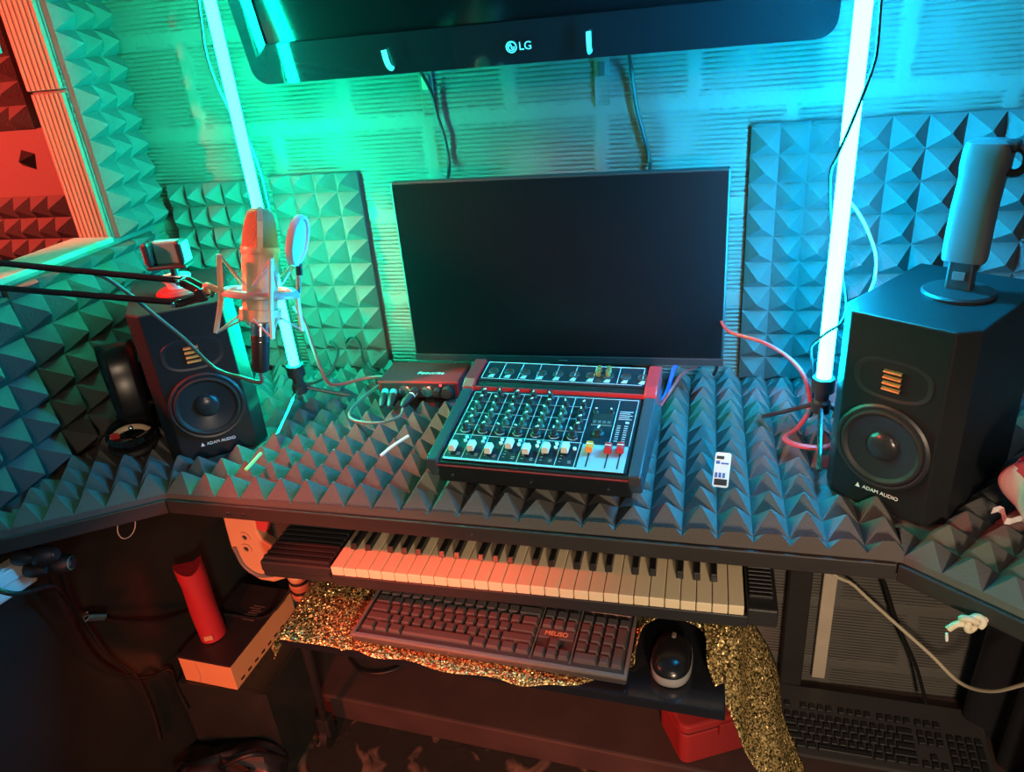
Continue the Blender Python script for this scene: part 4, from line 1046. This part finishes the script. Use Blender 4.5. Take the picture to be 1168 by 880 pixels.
# ------------------------------------------------------------------ cables on and behind the desk
cable('wall_cable', [(-.525, -.075, 1.50), (-.522, -.02, 1.45), (-.517, -.012, 1.40), (-.508, -.012, 1.36), (-.505, -.014, 1.30), (-.503, -.1, 1.24)], .0036, M_CABLE, 'black cable from the television to the monitor on the left')
cable('wall_cable', [(-.135, -.075, 1.50), (-.137, -.02, 1.46), (-.128, -.012, 1.39), (-.115, -.012, 1.34), (-.105, -.014, 1.29), (-.10, -.1, 1.24)], .0036, M_CABLE, 'black cable from the television to the monitor on the right')
cable('speaker_cable', [(.030, -.128, 1.03), (.047, -.19, 1.022), (.10, -.25, 1.027), (.144, -.262, 1.003), (.172, -.262, .965), (.184, -.258, .91), (.165, -.285, .885), (.141, -.315, .880), (.155, -.338, .880), (.19, -.345, .880), (.215, -.335, .880)], .0034, M_REDC, 'red cable curving from monitor past the cyan tube to right speaker', flat=1.5)
cable('tube_cable', [(.212, -.31, 1.56), (.213, -.322, 1.484), (.211, -.322, 1.457), (.201, -.324, 1.419), (.188, -.324, 1.375), (.178, -.316, 1.34), (.174, -.298, 1.31), (.185, -.279, 1.24), (.205, -.279, 1.17), (.216, -.30, 1.115), (.208, -.319, 1.09), (.190, -.3205, 1.075), (.174, -.312, 1.054), (.173, -.285, 1.03), (.182, -.262, .98), (.19, -.25, .90), (.188, -.24, .882)], .0022, M_CABLE, 'thin dark cable wound around the cyan light tube')
cable('tube_cable', [(.205, -.272, 1.27), (.223, -.26, 1.249), (.241, -.26, 1.219), (.257, -.26, 1.18), (.260, -.26, 1.141), (.250, -.26, 1.09), (.235, -.25, .95), (.225, -.24, .882)], .0026, M_CLEARC, 'pale braided cable hanging between cyan tube and right speaker')
cable('tube_cable', [(-.812, -.262, 1.67), (-.815, -.272, 1.60), (-.822, -.270, 1.55), (-.824, -.258, 1.50), (-.820, -.240, 1.45), (-.804, -.231, 1.40), (-.790, -.236, 1.34), (-.784, -.243, 1.28)], .0022, M_GREYC, 'thin grey cable running down the green light tube')
cable('signal_cable', [(-.785, -.235, 1.086), (-.774, -.228, 1.05), (-.772, -.222, 1.00), (-.772, -.21, .945), (-.765, -.20, .90), (-.75, -.17, .885), (-.715, -.14, .884), (-.685, -.13, .884), (-.655, -.125, .884)], .0036, M_REDC, 'red cable from the green tube base to the red interface')
cable('signal_cable', [(-.79, -.05, .93), (-.77, -.055, .945), (-.75, -.06, .93), (-.74, -.08, .90), (-.72, -.09, .882), (-.66, -.12, .88)], .0028, M_CABLE, 'black cable looped up against the foam behind red cable')
cable('signal_cable', [(-.80, -.10, .955), (-.78, -.11, .935), (-.79, -.14, .90), (-.82, -.16, .882), (-.86, -.17, .880)], .0034, M_CABLE, 'black cable curling on the foam behind the green tube')
cable('power_cable', [(.02, -.09, .945), (.03, -.07, .90), (.025, -.05, .87)], .0036, M_CABLE, 'short black cable under the right corner of the monitor')

# ------------------------------------------------------------------ light
def lamp(name, kind, loc, target, energy, color, size=.1, spread=None):
    l = bpy.data.lights.new(name, kind); l.energy = energy; l.color = color
    if kind == 'AREA': l.shape = 'DISK'; l.size = size
    else: l.shadow_soft_size = size
    if spread is not None and kind == 'AREA': l.spread = spread
    o = bpy.data.objects.new(name, l); COL.objects.link(o); o.location = loc
    o.rotation_euler = (Vector(target)-Vector(loc)).to_track_quat('-Z', 'Y').to_euler()
    return o
lamp('red_lamp', 'POINT', (-2.05, -1.2, 2.0), (0, 0, 1), 360, (1., .06, .035), .06)
lamp('floor_lamp', 'SPOT', (-.75, -2.0, .72), (-.70, -.38, .25), 85, (1., .12, .05), .08)
sp_ = lamp('desk_lamp', 'SPOT', (.45, -2.3, 1.3), (-.08, -.55, .42), 95, (1., .74, .5), .12)
sp_.data.spot_size = R(62); sp_.data.spot_blend = .7
lamp('room_lamp', 'AREA', (.3, -2.3, 2.2), (-.2, -.2, .8), 6, (1., .72, .5), .3)

wd = bpy.data.worlds.new('dim_room'); S.world = wd; wd.use_nodes = True
wd.node_tree.nodes['Background'].inputs['Color'].default_value = (.55, .62, .75, 1)
wd.node_tree.nodes['Background'].inputs['Strength'].default_value = .055

S.view_settings.view_transform = 'Standard'; S.view_settings.look = 'None'; S.view_settings.gamma = 1; S.view_settings.use_curve_mapping = False
S.view_settings.exposure = 0.22
S.cycles.max_bounces = 6; S.cycles.use_denoising = True
